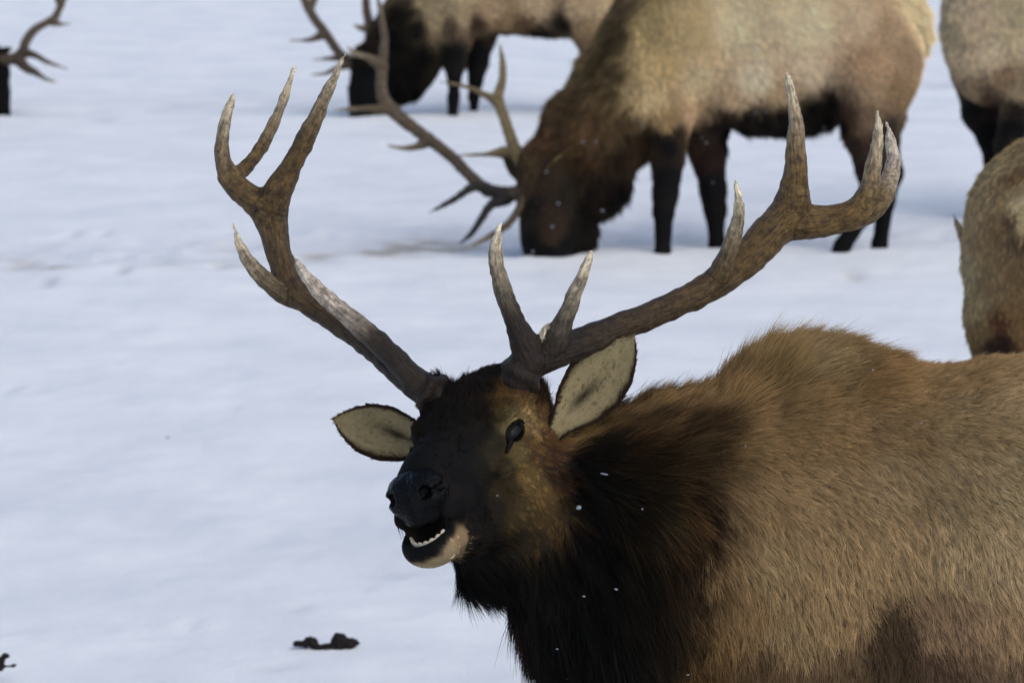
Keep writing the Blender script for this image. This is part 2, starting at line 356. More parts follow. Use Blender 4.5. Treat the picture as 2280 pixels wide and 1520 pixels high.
def grow(name, parent, verts, faces, coat, count, rad, dens=None, seed=1, npts=5, clump=0.6, cl_ratio=40, mott=0.25, mott_f=9.0, label=None, sel=None, mat_=None, stray=0.12, cw=0.009, gv=0.13):
    r = np.random.default_rng(seed)
    N = vnormals(verts, faces)
    a, b, c, d = (verts[faces[:, i]] for i in range(4))
    area = 0.5 * np.linalg.norm(np.cross(c - a, d - b), axis=1)
    cen = (a + b + c + d) / 4; fn = N[faces].mean(1)
    wgt = area * (dens(cen, fn) if dens is not None else 1.0)
    if sel is not None: wgt = wgt * sel(cen)
    pr = wgt / wgt.sum()
    f = r.choice(len(faces), count, p=pr)
    s_, t_ = r.random(count), r.random(count)
    w4 = np.stack([(1 - s_) * (1 - t_), s_ * (1 - t_), s_ * t_, (1 - s_) * t_], 1)
    Q = faces[f]
    root = (verts[Q] * w4[:, :, None]).sum(1); n = (N[Q] * w4[:, :, None]).sum(1); n /= np.linalg.norm(n, axis=1)[:, None] + 1e-9
    C, D, L = coat.ev(root + cw * r.normal(size=root.shape) + 1.3 * cw * np.stack([noise(root, 30, seed + 31), noise(root, 30, seed + 32), noise(root, 30, seed + 33)], 1))
    D = D + 0.35 * np.stack([noise(root, 14, seed + 1), noise(root, 14, seed + 2), noise(root, 14, seed + 3)], 1) * 0.6 \
          + 0.25 * np.stack([noise(root, 45, seed + 4), noise(root, 45, seed + 5), noise(root, 45, seed + 6)], 1)
    T = D - n * (D * n).sum(1)[:, None]; T /= np.linalg.norm(T, axis=1)[:, None] + 1e-9
    T = T + stray * r.normal(size=(count, 3)); 
    ln = L[:, 0] * (0.65 + 0.6 * r.random(count)) * (1 + 0.25 * noise(root, 22, seed + 7)); lift = np.clip(L[:, 1] * (0.8 + 0.5 * r.random(count)), 0.02, 1.2)
    kd = KDTree(max(1, count // cl_ratio)); gi = r.choice(count, max(1, count // cl_ratio), replace=False)
    for i, g in enumerate(gi): kd.insert(root[g], i)
    kd.balance()
    near = np.array([kd.find(p)[1] for p in root.tolist()])
    off = root[gi][near] - root
    gcol = (1 + gv * r.normal(size=len(gi)))[near]; gdir = (0.16 * r.normal(size=(len(gi), 3)))[near]
    T = T + gdir
    tt = np.linspace(0, 1, npts)
    P = np.empty((count, npts, 3))
    for i, t in enumerate(tt):
        up = lift * (t - 0.45 * t * t) ; al = (t * 0.75 + 0.25 * t * t) * (1 - 0.25 * np.clip(lift, 0, 1))
        P[:, i] = root - n * 0.002 + ln[:, None] * (n * up[:, None] + T * al[:, None]) + off * (clump * t * t)
    C = C * np.clip(gcol, 0.45, 1.7)[:, None] * (1 + mott * noise(root, mott_f, seed + 8) + 0.5 * mott * noise(root, mott_f * 3, seed + 9))[:, None] * (0.75 + 0.5 * r.random(count))[:, None]
    C = np.clip(C, 0.0008, 0.95)
    cu = bpy.data.hair_curves.new(name); cu.add_curves([npts] * count)
    cu.attributes['position'].data.foreach_set('vector', P.astype(np.float32).ravel())
    if 'radius' not in cu.attributes: cu.attributes.new('radius', 'FLOAT', 'POINT')
    rr = (rad * (1 - 0.85 * tt ** 1.5))[None].repeat(count, 0)
    cu.attributes['radius'].data.foreach_set('value', rr.astype(np.float32).ravel())
    ca = cu.attributes.new('col', 'FLOAT_COLOR', 'CURVE'); ca.data.foreach_set('color', np.concatenate([C, np.ones((count, 1))], 1).astype(np.float32).ravel())
    cu.materials.append(mat_ or M_FUR)
    o = link(bpy.data.objects.new(name, cu))
    o.parent = parent; o.matrix_parent_inverse = Matrix.Translation(-Vector(parent.location)) if parent.parent is None else Matrix.Identity(4)
    if label: o['label'] = label
    return o

def proj(X):
    r = X - CAM; d = r @ FW
    return W / 2 + (r @ RT) / d * F, H / 2 - (r @ UP) / d * F, d
def view_dens(cen, fn):
    u, v, d = proj(cen); to = CAM - cen; to /= np.linalg.norm(to, axis=1)[:, None]
    facing = (fn * to).sum(1)
    ins = (u > -250) & (u < W + 250) & (v > -250) & (v < H + 200)
    return np.where(ins, np.where(facing > -0.35, 1.0, 0.2), 0.08)

# ------------------------------------------------------------------ antlers
def antler(name, view, chains, parent, h, tip=(200, 188, 160), mid=(104, 82, 43), base=(32, 22, 10), gain=1.5, burr=None, k=10.0, light=None, tint=None):
    """chains: lists of (u, v, w, r); the first is the beam; each ends in a tip"""
    S = Sdf(view); px = view.px
    segs = []
    for ci, ch in enumerate(chains):
        sub = smooth_chain(ch)
        tot = 0; Ls = [0]
        for p, q in zip(sub[:-1], sub[1:]): tot += np.linalg.norm(np.array(p[:3]) - q[:3]); Ls.append(tot)
        for i, (p, q) in enumerate(zip(sub[:-1], sub[1:])):
            S.cone(view(*p[:3]), p[3] * px, view(*q[:3]), q[3] * px, (k if i < 3 else 3.0) * px)
            segs.append((view(*p[:3]), view(*q[:3]), p[3] * px, q[3] * px, Ls[i] / tot, Ls[i + 1] / tot, ci, Ls[i] * px, Ls[i + 1] * px, tot * px))
    if burr is True:
        a0, a1 = view(*chains[0][0][:3]), view(*chains[0][1][:3]); ax = a1 - a0; ax /= np.linalg.norm(ax); x_ = np.cross(ax, [0, 0, 1.]); x_ /= np.linalg.norm(x_); y_ = np.cross(ax, x_)
        r0 = chains[0][0][3] * px; cc = a0 + ax * .012
        for i in range(15):
            th = i / 15 * 2 * math.pi; S.ell(cc + (x_ * math.cos(th) + y_ * math.sin(th)) * r0 * 1.08 + ax * .003 * math.sin(i * 2.1), (.010, .010, .010), None, .006)
    elif burr:
        S.ell(view(*burr[:3]), np.array([burr[3], burr[3], burr[3] * 0.55]) * px, np.array(burr[4]), 4 * px)
    disp = lambda X: 0.0022 * min(1, px / 0.00077) * noise(X, 38, 3) + (0.0016 * noise(X, 110, 4))
    V, Fc = S.mesh(h, disp)
    best = np.full(len(V), 1e9); tt = np.zeros(len(V)); gr = np.zeros((len(V), 3)); ch = np.zeros(len(V)); rel = np.zeros(len(V)); dt = np.zeros(len(V))
    for a, b, ra, rb, ta, tb, ci, la, lb, tl in segs:
        ab = b - a; L = ab @ ab + 1e-12; hh = np.clip((V - a) @ ab / L, 0, 1)
        q = V - a - hh[:, None] * ab; d = np.abs(np.linalg.norm(q, axis=1) - (ra + (rb - ra) * hh)); m = d < best
        best[m] = d[m]; tt[m] = (ta + (tb - ta) * hh)[m]; ch[m] = ci; dt[m] = (tl - (la + (lb - la) * hh))[m]
        z = ab / math.sqrt(L); x = np.cross(z, [0.3, 0.2, 0.93]); x /= np.linalg.norm(x); y = np.cross(z, x)
        gr[m] = np.stack([(q @ x) * 210, (q @ y) * 210, (la + (lb - la) * hh) * 24], 1)[m]
    wt = np.clip(1 - dt / (0.20), 0, 1) ** 2.3
    dist_base = np.linalg.norm(V - view(*chains[0][0][:3]), axis=1)
    wb = np.clip(1.15 - dist_base / 0.78, 0, 1)
    C = lin(mid)[None] * (1 - wb[:, None]) + lin(base)[None] * wb[:, None]
    C = C * (1 - wt[:, None]) + lin(tip)[None] * wt[:, None]
    if light:
        for ci in light: m = ch == ci; f = (light[ci] * np.clip((tt[m] - 0.35) / 0.3, 0, 1))[:, None]; C[m] = C[m] * (1 - f) + lin((165, 155, 140)) * f
    for ci in (tint or {}):
        m = ch == ci; C[m] = lin(tint[ci])
    o = mk_mesh(name, V, Fc, M_ANT, parent, np.clip(C * gain, 0, 0.9), extra={'grain': gr})
    return o
def smooth_chain(ch, n=3):
    P = [np.array(c, float) for c in ch]; out = []
    for i in range(len(P) - 1):
        p0 = P[max(i - 1, 0)]; p1 = P[i]; p2 = P[i + 1]; p3 = P[min(i + 2, len(P) - 1)]
        for j in range(n):
            t = j / n
            out.append(0.5 * ((2 * p1) + (-p0 + p2) * t + (2 * p0 - 5 * p1 + 4 * p2 - p3) * t * t + (-p0 + 3 * p1 - 3 * p2 + p3) * t ** 3))
    out.append(P[-1]); 
    for o in out: o[3] = max(o[3], 2.0)
    return [tuple(o) for o in out]

# ------------------------------------------------------------------ ears
def ear(name, view, parent, base, tip, half, nrm, prof, inner=(150, 135, 92), rim=(40, 27, 17), back=(40, 30, 20), gain=1.3, fur=True, cup=0.6, seed=5, back_side=1, fcount=16000, haird=0.0004, hairl=8):
    B = view(*base); T = view(*tip); ax = T - B; L = np.linalg.norm(ax); z = ax / L
    n = view.vec(*nrm); n = n - z * (n @ z); n /= np.linalg.norm(n); s = np.cross(z, n)
    nu, nv = 26, 21; hw = half * view.px
    front = []; backv = []; ci = []; cb = []
    for i in range(nu):
        t = i / (nu - 1); wv = np.interp(t, [p[0] for p in prof], [p[1] for p in prof]); wr = np.interp(t, [p[0] for p in prof], [p[2] for p in prof])
        for j in range(nv):
            q = -1 + 2 * j / (nv - 1); sgn = wv if q < 0 else wr
            depth = -cup * (1 - abs(q) ** 2.2) * (wv + wr) / 2 * (1 - 0.55 * t)
            p = B + z * (L * t) + s * (q * hw * sgn) + n * (hw * depth)
            th = 0.003 + 0.006 * (1 - t) * (1 - q * q)
            front.append(p); backv.append(p - n * th)
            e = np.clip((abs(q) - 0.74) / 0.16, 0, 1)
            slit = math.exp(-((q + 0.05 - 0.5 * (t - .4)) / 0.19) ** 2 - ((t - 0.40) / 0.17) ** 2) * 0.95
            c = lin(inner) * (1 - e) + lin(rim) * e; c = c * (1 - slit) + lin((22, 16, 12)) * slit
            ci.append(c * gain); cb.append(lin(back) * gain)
    V = np.array(front + backv); C = np.array(ci + cb); K = nu * nv; Fc = []
    for i in range(nu - 1):
        for j in range(nv - 1):
            a = i * nv + j; Fc.append((a, a + 1, a + nv + 1, a + nv)); Fc.append((K + a, K + a + nv, K + a + nv + 1, K + a + 1))
        a, b = i * nv, (i + 1) * nv; Fc.append((a, b, K + b, K + a))
        a, b = i * nv + nv - 1, (i + 1) * nv + nv - 1; Fc.append((a, K + a, K + b, b))
    for j in range(nv - 1): Fc.append((j, K + j, K + j + 1, j + 1)); a = (nu - 1) * nv + j; Fc.append((a, a + 1, K + a + 1, K + a))
    Fc = np.array(Fc)
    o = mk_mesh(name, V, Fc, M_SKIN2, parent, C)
    if fur:
        N = vnormals(V, Fc)
        # orientation: the inner side must face along n
        if (N[:K] @ n).mean() < 0: Fc = Fc[:, ::-1]; o.data.flip_normals()
        class EC:
            def ev(self, X):
                i = np.concatenate([((X[m:m + 2000, None, :] - V[None]) ** 2).sum(2).argmin(1) for m in range(0, len(X), 2000)]); cc = C[i]
                q = ((X - B) @ s) / hw; D = z[None] * 0.9 - s[None] * (q * 0.35)[:, None] 
                edge = np.clip(np.abs(q) * 1.2, 0, 1)
                return cc, D, np.stack([np.full(len(X), hairl / 1000) , 0.45 + 0 * edge], 1)
        grow('ear_fur', o, V, Fc, EC(), fcount, haird, seed=seed, npts=4, clump=0.5, cl_ratio=14, mott=0.12, mott_f=60, stray=0.12, cw=.0004, gv=.08)
    return o
M_SKIN2 = M_SKIN.copy(); M_SKIN2.name = 'ear_hide'
for n_ in M_SKIN2.node_tree.nodes:
    if n_.bl_idname == 'ShaderNodeMix': n_.inputs[7].default_value = (0.8, 0.8, 0.8, 1)

# ================================================================== the near bull
V1 = View(6.0)
def head_frame(Eu, Ev, Ew, a, b):
    a = V1.vec(*a); a /= np.linalg.norm(a); b = V1.vec(*b); b -= a * (a @ b); b /= np.linalg.norm(b); c = np.cross(a, b)
    return V1(Eu, Ev, Ew), a, b, c
HE, HA, HB, HC = head_frame(1068, 974, 100, (-.43, .36, .83), (.80, -.20, .56))
HR = np.array([HA, HB, HC])
def hp(x, y, z): return HE + HA * x + HB * y + HC * z
def main_bull():
    S = Sdf(V1); px = V1.px
    # trunk, shoulder, hump, haunch
    S.k = 0.09
    S.pell(1800, 1230, -190, 330, 445, 300)
    S.pell(1850, 992, -190, 240, 200, 170)
    S.pell(2290, 1240, -190, 570, 458, 330)
    S.pell(2700, 1250, -190, 560, 430, 335)
    S.pell(3150, 1180, -190, 400, 400, 290)
    S.pell(1640, 1400, -110, 220, 350, 230)          # shoulder towards us
    # neck with its heavy mane
    S.chain([(1190, 1050, 0, 104), (1345, 1150, -50, 180), (1530, 1200, -110, 276), (1700, 1250, -170, 325)])
    S.chain([(1155, 1185, 20, 92), (1335, 1370, -40, 136), (1550, 1600, -130, 160), (1650, 1720, -180, 250)])
    S.cone(V1(1060, 1200, 60), .05, V1(1075, 1275, 30), .035, .04)
    S.k = 0.04
    # legs
    for (u, w_) in ((1640, 20), (1760, -360)):
        S.chain([(u, 1700, w_, 150), (u - 20, 1950, w_, 85), (u - 40, 2160, w_, 58), (u - 40, 2200, w_, 60), (u - 30, 2440, w_, 38), (u - 40, 2540, w_, 50), (u - 60, 2640, w_, 46)])
    for (u, w_) in ((3120, 0), (3260, -380)):
        S.chain([(u, 1350, w_, 230), (u - 60, 1620, w_, 150), (u + 60, 1880, w_, 78), (u + 150, 2060, w_, 56), (u + 130, 2120, w_, 58), (u + 90, 2420, w_, 40), (u + 80, 2540, w_, 50), (u + 55, 2640, w_, 46)])
    S.chain([(3500, 1020, -190, 70), (3560, 1180, -190, 50), (3570, 1270, -190, 24)])
    # head
    S.k = 0.03
    e = lambda x, y, z, a, b, c, k=0.03, neg=False: S.ell(hp(x, y, z), (a, b, c), HR, k, neg)
    e(-.07, 0, -.01, .115, .088, .095, .04)
    e(-.10, 0, .028, .075, .075, .05, .03)
    e(-.005, 0, .015, .09, .092, .055)
    S.cone(hp(.0, 0, -.015), .080, hp(.195, 0, -.012), .053, .03)
    S.cone(hp(.0, 0, .045), .038, hp(.185, 0, .022), .034, .03)
    e(.212, 0, -.012, .050, .0545, .048, .02)
    for sg in (1, -1):
        e(-.035, .052 * sg, -.095, .118, .048, .100, .03)
        e(.014, .080 * sg, .040, .044, .024, .018, .014)            # brow
        e(.035, .074 * sg, -.040, .07, .022, .018, .015)              # cheek bone
        e(.013, .098 * sg, 0, .035, .020, .021, .008, True)     # socket
        e(.195, .046 * sg, -.040, .06, .020, .024, .015)            # lip fold
    S.cone(V1(1005, 920, 40), .030, V1(962, 878, 50), .029, .03); S.cone(V1(1135, 900, 90), .029, V1(1152, 845, 105), .029, .02)   # pedicles
    S.cone(hp(-.06, 0, -.140), .060, hp(.19, -.008, -.096), .040, .03)
    e(.12, 0, -.065, .075, .040, .045, .02)
    e(.234, -.012, -.090, .050, .052, .040, .013)
    e(.250, -.012, -.062, .034, .038, .020, .008, True)                # mouth floor behind the lip
    disp = lambda X: 0.003 * noise(X, 12, 21)
    V, Fc = S.mesh(0.005, disp, zmin=-0.08)
    coat = Coat(V1, V, Fc, 1.52, 6.5)
    A = coat.add
    # body: u, v, colour seen, lie (dx, dy), length mm, lift
    for a in [
        # ridge of the neck and hump
        (1390, 895, (94, 74, 48), (.35, -1), 42, .8), (1450, 885, (102, 81, 52), (.4, -1), 44, .8), (1520, 865, (104, 83, 54), (.5, -1), 48, .8), (1600, 830, (118, 94, 60), (.65, -.8), 60, .8), (1700, 790, (116, 95, 61), (.75, -.6), 58, .75),
        (1790, 765, (118, 101, 72), (.8, -.5), 50, .6), (1880, 765, (120, 101, 70), (.85, -.45), 52, .65), (1960, 790, (122, 96, 62), (.9, -.15), 45, .5), (2060, 815, (120, 97, 66), (1, .1), 32, .35), (2180, 810, (125, 102, 70), (1, .1), 28, .3), (2280, 805, (130, 108, 76), (1, .1), 28, .3),
        (1880, 830, (78, 60, 38), (1, -.2), 48, .5), (1600, 900, (98, 80, 54), (.8, -.3), 52, .5), (1700, 880, (112, 90, 60), (.9, 0), 44, .4), (1800, 860, (118, 95, 62), (.95, 0), 42, .4),
        # side
        (1610, 1000, (104, 84, 56), (.9, .4), 50, .35), (1700, 980, (115, 93, 62), (.9, .45), 38, .28), (1850, 960, (121, 98, 66), (.9, .4), 36, .28), (2000, 950, (118, 96, 66), (.9, .35), 34, .28), (2150, 940, (128, 108, 76), (.9, .3), 32, .25), (2270, 930, (136, 116, 84), (.9, .3), 32, .25),
        (1605, 1120, (106, 86, 60), (.7, .8), 48, .35), (1700, 1120, (124, 102, 72), (.65, .8), 38, .28), (1850, 1100, (128, 107, 76), (.65, .8), 36, .25), (2000, 1080, (130, 110, 80), (.6, .8), 34, .25), (2150, 1080, (134, 115, 84), (.6, .8), 34, .25), (2270, 1080, (140, 122, 90), (.6, .8), 34, .25),
        (1600, 1240, (116, 94, 64), (.4, 1), 44, .3), (1700, 1260, (132, 112, 80), (.35, 1), 38, .25), (1850, 1250, (134, 112, 80), (.3, 1), 36, .25), (2000, 1240, (138, 116, 84), (.25, 1), 34, .25), (2150, 1240, (144, 124, 92), (.4, 1), 34, .25), (2270, 1240, (150, 130, 98), (.4, 1), 34, .25),
        (1640, 1360, (122, 98, 66), (.2, 1), 42, .3), (1760, 1390, (122, 102, 72), (.2, 1), 40, .3), (1880, 1380, (128, 106, 76), (.1, 1), 38, .3), (2100, 1380, (128, 104, 78), (.4, 1), 36, .25), (2250, 1400, (140, 116, 86), (.4, 1), 36, .25),
        (1985, 1405, (66, 52, 37), (.1, 1), 36, .3), (2000, 1480, (68, 54, 38), (.1, 1), 38, .3), (2100, 1490, (84, 66, 50), (.3, 1), 36, .3), (2250, 1500, (104, 84, 64), (.3, 1), 36, .3), (1700, 1490, (84, 66, 46), (0, 1), 40, .3), (1850, 1490, (92, 74, 54), (0, 1), 40, .3),  # armpit and lower body shade put into the coat colour
        (1560, 1300, (84, 66, 43), (.1, 1), 46, .3), (1555, 1400, (92, 71, 44), (.1, 1), 46, .3), (1545, 1490, (80, 58, 34), (.1, 1), 46, .3), 
        # mane
        (1320, 940, (36, 27, 16), (1, .05), 70, .3), (1400, 950, (54, 41, 26), (1, .05), 75, .35), (1480, 940, (70, 53, 33), (1, 0), 60, .4), (1550, 960, (62, 46, 28), (1, .1), 60, .4),
        (1320, 1010, (24, 20, 13), (1, .2), 75, .25), (1420, 1030, (44, 32, 17), (1, .25), 80, .3), (1500, 1030, (54, 41, 25), (1, .3), 75, .3), (1380, 995, (68, 49, 28), (1, .08), 80, .3),
        (1310, 1100, (18, 16, 12), (.8, .6), 80, .25), (1400, 1130, (40, 32, 19), (.7, .8), 85, .3), (1490, 1130, (56, 40, 22), (.7, .8), 80, .3), (1560, 1120, (40, 28, 19), (.6, .8), 60, .3),
        (1300, 1230, (13, 12, 10), (.5, .9), 85, .25), (1400, 1250, (28, 23, 14), (.45, .9), 90, .3), (1480, 1240, (42, 29, 16), (.4, .9), 85, .3), (1530, 1220, (44, 29, 18), (.3, 1), 70, .3),
        (1250, 1340, (10, 10, 9), (.4, .9), 90, .25), (1380, 1380, (18, 15, 11), (.35, .9), 95, .3), (1470, 1370, (34, 25, 14), (.25, 1), 85, .3),
        (1130, 1330, (8, 8, 7), (.35, .9), 80, .2), (1180, 1420, (7, 7, 6), (.4, .9), 85, .2), (1300, 1470, (10, 9, 8), (.3, 1), 95, .3), (1430, 1480, (22, 17, 12), (.2, 1), 90, .3), (1150, 1375, (34, 22, 12), (.5, .9), 70, .2),
        (1080, 1300, (7, 7, 6), (.5, .85), 60, .2), (1000, 1290, (5, 5, 5), (.4, .9), 45, .35), 
    ]:
        if a[0] > 1570 and not (a[1] < 900 and a[0] < 2000): a = a[:4] + (a[4] * .68, a[5])
        if max(a[2]) < 45: a = a[:2] + (tuple(x * .72 for x in a[2]),) + a[3:]
        A(*a)
    # face
    for a in [
        (960, 880, (16, 12, 10), (-.2, -.9), 10, .5), (1010, 870, (17, 13, 10), (0, -1), 24, .8), (1060, 870, (17, 13, 10), (0, -1), 24, .8), (1095, 835, (22, 16, 11), (.1, -1), 10, .5), (1000, 920, (13, 11, 10), (.2, -1), 24, .4), (1060, 920, (19, 14, 11), (.2, -1), 24, .4),
        (960, 960, (12, 10, 9), (.1, -1), 14, .3), (1020, 980, (13, 12, 10), (.3, -.8), 12, .25), (1080, 960, (17, 14, 11), (.3, -.8), 14, .25), (950, 1010, (10, 9, 9), (.3, -.8), 9, .2), (1000, 1040, (12, 11, 10), (.5, -.6), 9, .2),
        (1110, 905, (52, 36, 18), (.2, -1), 16, .3), (1150, 880, (80, 56, 30), (.2, -1), 9, .35), (1165, 905, (78, 58, 32), (.4, -.8), 12, .3), (1120, 925, (60, 52, 28), (.4, -.7), 10, .25), (1160, 928, (142, 122, 80), (.7, -.4), 10, .25), (1187, 932, (112, 90, 56), (.8, 0), 10, .25),
        (1128, 940, (112, 98, 62), (.7, -.4), 9, .2), (1105, 985, (42, 38, 22), (.6, -.4), 9, .2), (1150, 1008, (100, 84, 52), (.8, 0), 10, .2), (1110, 1030, (52, 44, 26), (.7, 0), 10, .2), (1190, 1000, (82, 62, 34), (.8, 0), 11, .2),
        (1200, 890, (44, 28, 17), (.3, -.8), 16, .35), (1212, 930, (76, 58, 34), (.6, -.4), 14, .3), (1230, 970, (82, 58, 34), (.9, 0), 16, .3), (1265, 965, (116, 92, 56), (.8, .2), 20, .3), (1225, 1010, (66, 46, 28), (.8, .3), 16, .25), (1240, 1060, (44, 30, 18), (.7, .6), 20, .25),
        (1170, 1060, (102, 82, 46), (.7, .3), 12, .2), (1210, 1090, (94, 73, 41), (.6, .6), 14, .2), (1130, 1080, (58, 46, 26), (.7, .3), 11, .2), (1080, 1060, (26, 22, 15), (.8, .1), 10, .2), (1220, 1150, (80, 62, 34), (.5, .8), 11, .2), (1160, 1140, (70, 57, 32), (.6, .6), 13, .2), (1240, 1165, (66, 50, 28), (.4, .9), 10, .2), (1285, 1040, (12, 11, 9), (.9, .3), 50, .25), (1290, 1110, (10, 9, 8), (.8, .6), 60, .25), (1290, 1180, (9, 8, 8), (.5, .9), 60, .25), (1262, 1240, (9, 8, 7), (.4, .9), 60, .25),
        (1100, 1140, (34, 29, 18), (.8, .3), 11, .2), (1050, 1110, (17, 15, 12), (.8, 0), 9, .2), (1010, 1090, (26, 17, 12), (.8, -.2), 8, .2), (985, 1065, (24, 16, 11), (.7, -.4), 8, .2), (1190, 1210, (54, 43, 25), (.4, .9), 12, .2), (1200, 1250, (16, 14, 10), (.4, .9), 30, .2), (1130, 1210, (34, 28, 17), (.6, .7), 16, .2), (1080, 1190, (20, 17, 12), (.8, .4), 12, .2),
        (1060, 1240, (16, 14, 11), (.7, .6), 20, .25), (1120, 1280, (12, 11, 9), (.5, .8), 40, .25), (1190, 1280, (13, 12, 9), (.4, .9), 60, .25), (1020, 1150, (8, 8, 7), (.8, .2), 7, .15), (980, 1150, (7, 7, 7), (.8, .1), 5, .1), (940, 1150, (6, 6, 6), (.8, .1), 4, .1), (900, 1090, (6, 6, 6), (.5, -.5), 3, .1), (940, 1060, (6, 6, 6), (.5, -.7), 4, .1), (930, 1110, (6, 6, 6), (.5, -.5), 3, .1),
    ]: A(*a)
    # mouth and chin, placed on the head itself
    for x, y, z, c, L_ in [(.26, 0, -.093, (8, 7, 7), 3), (.26, .02, -.098, (8, 7, 7), 3), (.26, -.02, -.098, (8, 7, 7), 3), (.25, .040, -.094, (8, 7, 7), 3), (.25, -.040, -.094, (10, 8, 8), 3), (.268, 0, -.108, (10, 8, 8), 3), (.262, .02, -.112, (8, 7, 7), 3), (.262, -.02, -.112, (8, 7, 7), 3),
                         (.235, .0, -.088, (10, 6, 6), 2), (.20, 0, -.08, (14, 6, 6), 2), (.16, 0, -.08, (10, 5, 5), 2), (.18, .035, -.085, (8, 6, 6), 2), (.225, .048, -.088, (8, 6, 6), 3), (.20, 0, -.06, (8, 5, 5), 2), (.14, .045, -.07, (8, 6, 6), 4), (.16, .05, -.05, (7, 6, 6), 4),
                         (.25, 0, -.138, (205, 180, 135), 9), (.256, .018, -.130, (190, 165, 125), 8), (.256, -.018, -.130, (190, 165, 125), 8), (.235, .045, -.122, (200, 172, 130), 9), (.215, .052, -.115, (190, 158, 115), 9), (.235, -.045, -.122, (170, 145, 110), 9), (.195, .050, -.12, (196, 162, 118), 11), (.22, 0, -.150, (150, 130, 100), 12), (.20, .03, -.145, (150, 125, 90), 12),
                         (.165, .046, -.115, (24, 19, 14), 12), (.17, .035, -.145, (14, 12, 9), 18), (.17, 0, -.155, (14, 12, 9), 30), (.12, .05, -.12, (10, 9, 8), 14), (.1, 0, -.17, (10, 9, 8), 40),
                         (.25, .04, .0, (5, 5, 5), 2), (.25, -.04, .0, (5, 5, 5), 2), (.255, 0, -.02, (5, 5, 5), 2), (.22, .05, -.01, (6, 6, 6), 3), (.22, .05, -.035, (7, 6, 6), 3), (.20, .054, 0, (10, 9, 8), 5), (.24, .02, .03, (6, 6, 6), 4), (.24, -.02, .03, (6, 6, 6), 4)]:
        if z < -.055: x, y, z = x + .014, y - .012, z + .018
        coat.P.append(hp(x, y, z)); coat.C.append(lin(c) * coat.gain * .78); coat.D.append(-HA * .9 - HC * .3); coat.L.append((min(L_, 5 if max(c) > 100 else 40) / 1000, .2))
    # rest of the animal, out of the picture
    for u, v, c in [(2700, 1200, (140, 120, 88)), (3200, 1000, (130, 105, 75)), (2600, 1600, (60, 46, 36)), (1900, 1700, (50, 38, 30)), (1640, 2000, (30, 22, 16)), (1640, 2400, (34, 25, 18)), (3150, 1500, (110, 86, 62)), (3200, 2000, (40, 29, 20)), (3200, 2400, (36, 27, 20)), (3540, 1050, (200, 180, 140)), (1500, 1750, (12, 10, 9))]:
        A(u, v, c, (.2, 1), 14 if v > 1950 else 34, .25)
    root = empty('bull_elk', V1(2200, 2632, -150) * [1, 1, 0], 'large bull elk in the foreground with raised antlered head and open mouth', 'elk', 'bull elk on the snow')
    c, d, l = coat.ev(V)
    body = mk_mesh('body', V, Fc, M_SKIN, root, c)
    isneck = lambda cen: ((proj(cen)[0] < 1570) & (proj(cen)[2] > 0)).astype(float)
    headness = lambda cen: np.clip((0.235 - np.linalg.norm((cen - hp(.05, 0, -.04)) / [1, 1, 1], axis=1)) / 0.03, 0, 1)
    # the mane is everything dark in front of the shoulder: split by distance to the neck's axis end
    ax0, ax1 = V1(1300, 1100, -60), V1(1575, 1200, -140); axn = (ax1 - ax0) / np.linalg.norm(ax1 - ax0)
    neckcut = lambda cen: ((cen - ax1) @ RT < 0)
    nonose = lambda cen: np.where((((cen - HE) @ HA) > .236) & (((cen - HE) @ HC) > -.07), 0.0, 1.0) 
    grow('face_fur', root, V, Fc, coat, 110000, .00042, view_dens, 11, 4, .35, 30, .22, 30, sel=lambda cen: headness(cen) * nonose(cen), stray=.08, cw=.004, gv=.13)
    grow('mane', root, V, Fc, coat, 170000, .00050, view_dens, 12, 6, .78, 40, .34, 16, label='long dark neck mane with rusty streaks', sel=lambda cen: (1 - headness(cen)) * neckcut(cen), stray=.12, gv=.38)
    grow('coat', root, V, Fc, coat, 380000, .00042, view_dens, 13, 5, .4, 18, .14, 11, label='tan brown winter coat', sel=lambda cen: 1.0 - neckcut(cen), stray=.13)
    # eyes, nose, teeth
    for sg in (1, -1):
        E_ = Sdf(V1); E_.ell(hp(.012, .071 * sg, -.001), (.031, .022, .0195), HR)
        v_, f_ = E_.mesh(0.0022); ey = mk_mesh('eye', v_, f_, M_EYE, root)
        Lm = Sdf(V1); Lm.k = .004
        Lm.ell(hp(.012, .0712 * sg, .001), (.036, .0226, .0215), HR)
        Lm.cone(hp(.040, .083 * sg, -.007), .0055, hp(.062, .080 * sg, -.018), .003, .008)
        Lm.ell(hp(.014, .098 * sg, -.004), (.0315, .030, .0160), HR, .003, True)
        Lm.ell(hp(.012, .060 * sg, -.002), (.032, .020, .020), HR, .002, True)
        v_, f_ = Lm.mesh(0.0018); mk_mesh('eyelid', v_, f_, M_LID, ey)
    N_ = Sdf(V1); N_.k = .012
    N_.ell(hp(.226, 0, -.008), (.044, .0535, .046), HR); N_.ell(hp(.236, .024, -.002), (.034, .030, .033), HR); N_.ell(hp(.236, -.024, -.002), (.034, .030, .033), HR)
    N_.ell(hp(.240, 0, -.038), (.026, .038, .019), HR)
    for sg in (1, -1):
        N_.ell(hp(.266, .034 * sg, .006), (.016, .011, .011), HR, .006, True); N_.ell(hp(.250, .051 * sg, .002), (.022, .008, .006), HR, .006, True)
    N_.ell(hp(.272, 0, -.025), (.005, .002, .022), HR, .006, True)
    v_, f_ = N_.mesh(0.003, lambda X: 0.0012 * noise(X, 160, 5)); mk_mesh('nose', v_, f_, M_NOSE, root)
    T_ = Sdf(V1); T_.k = .0018
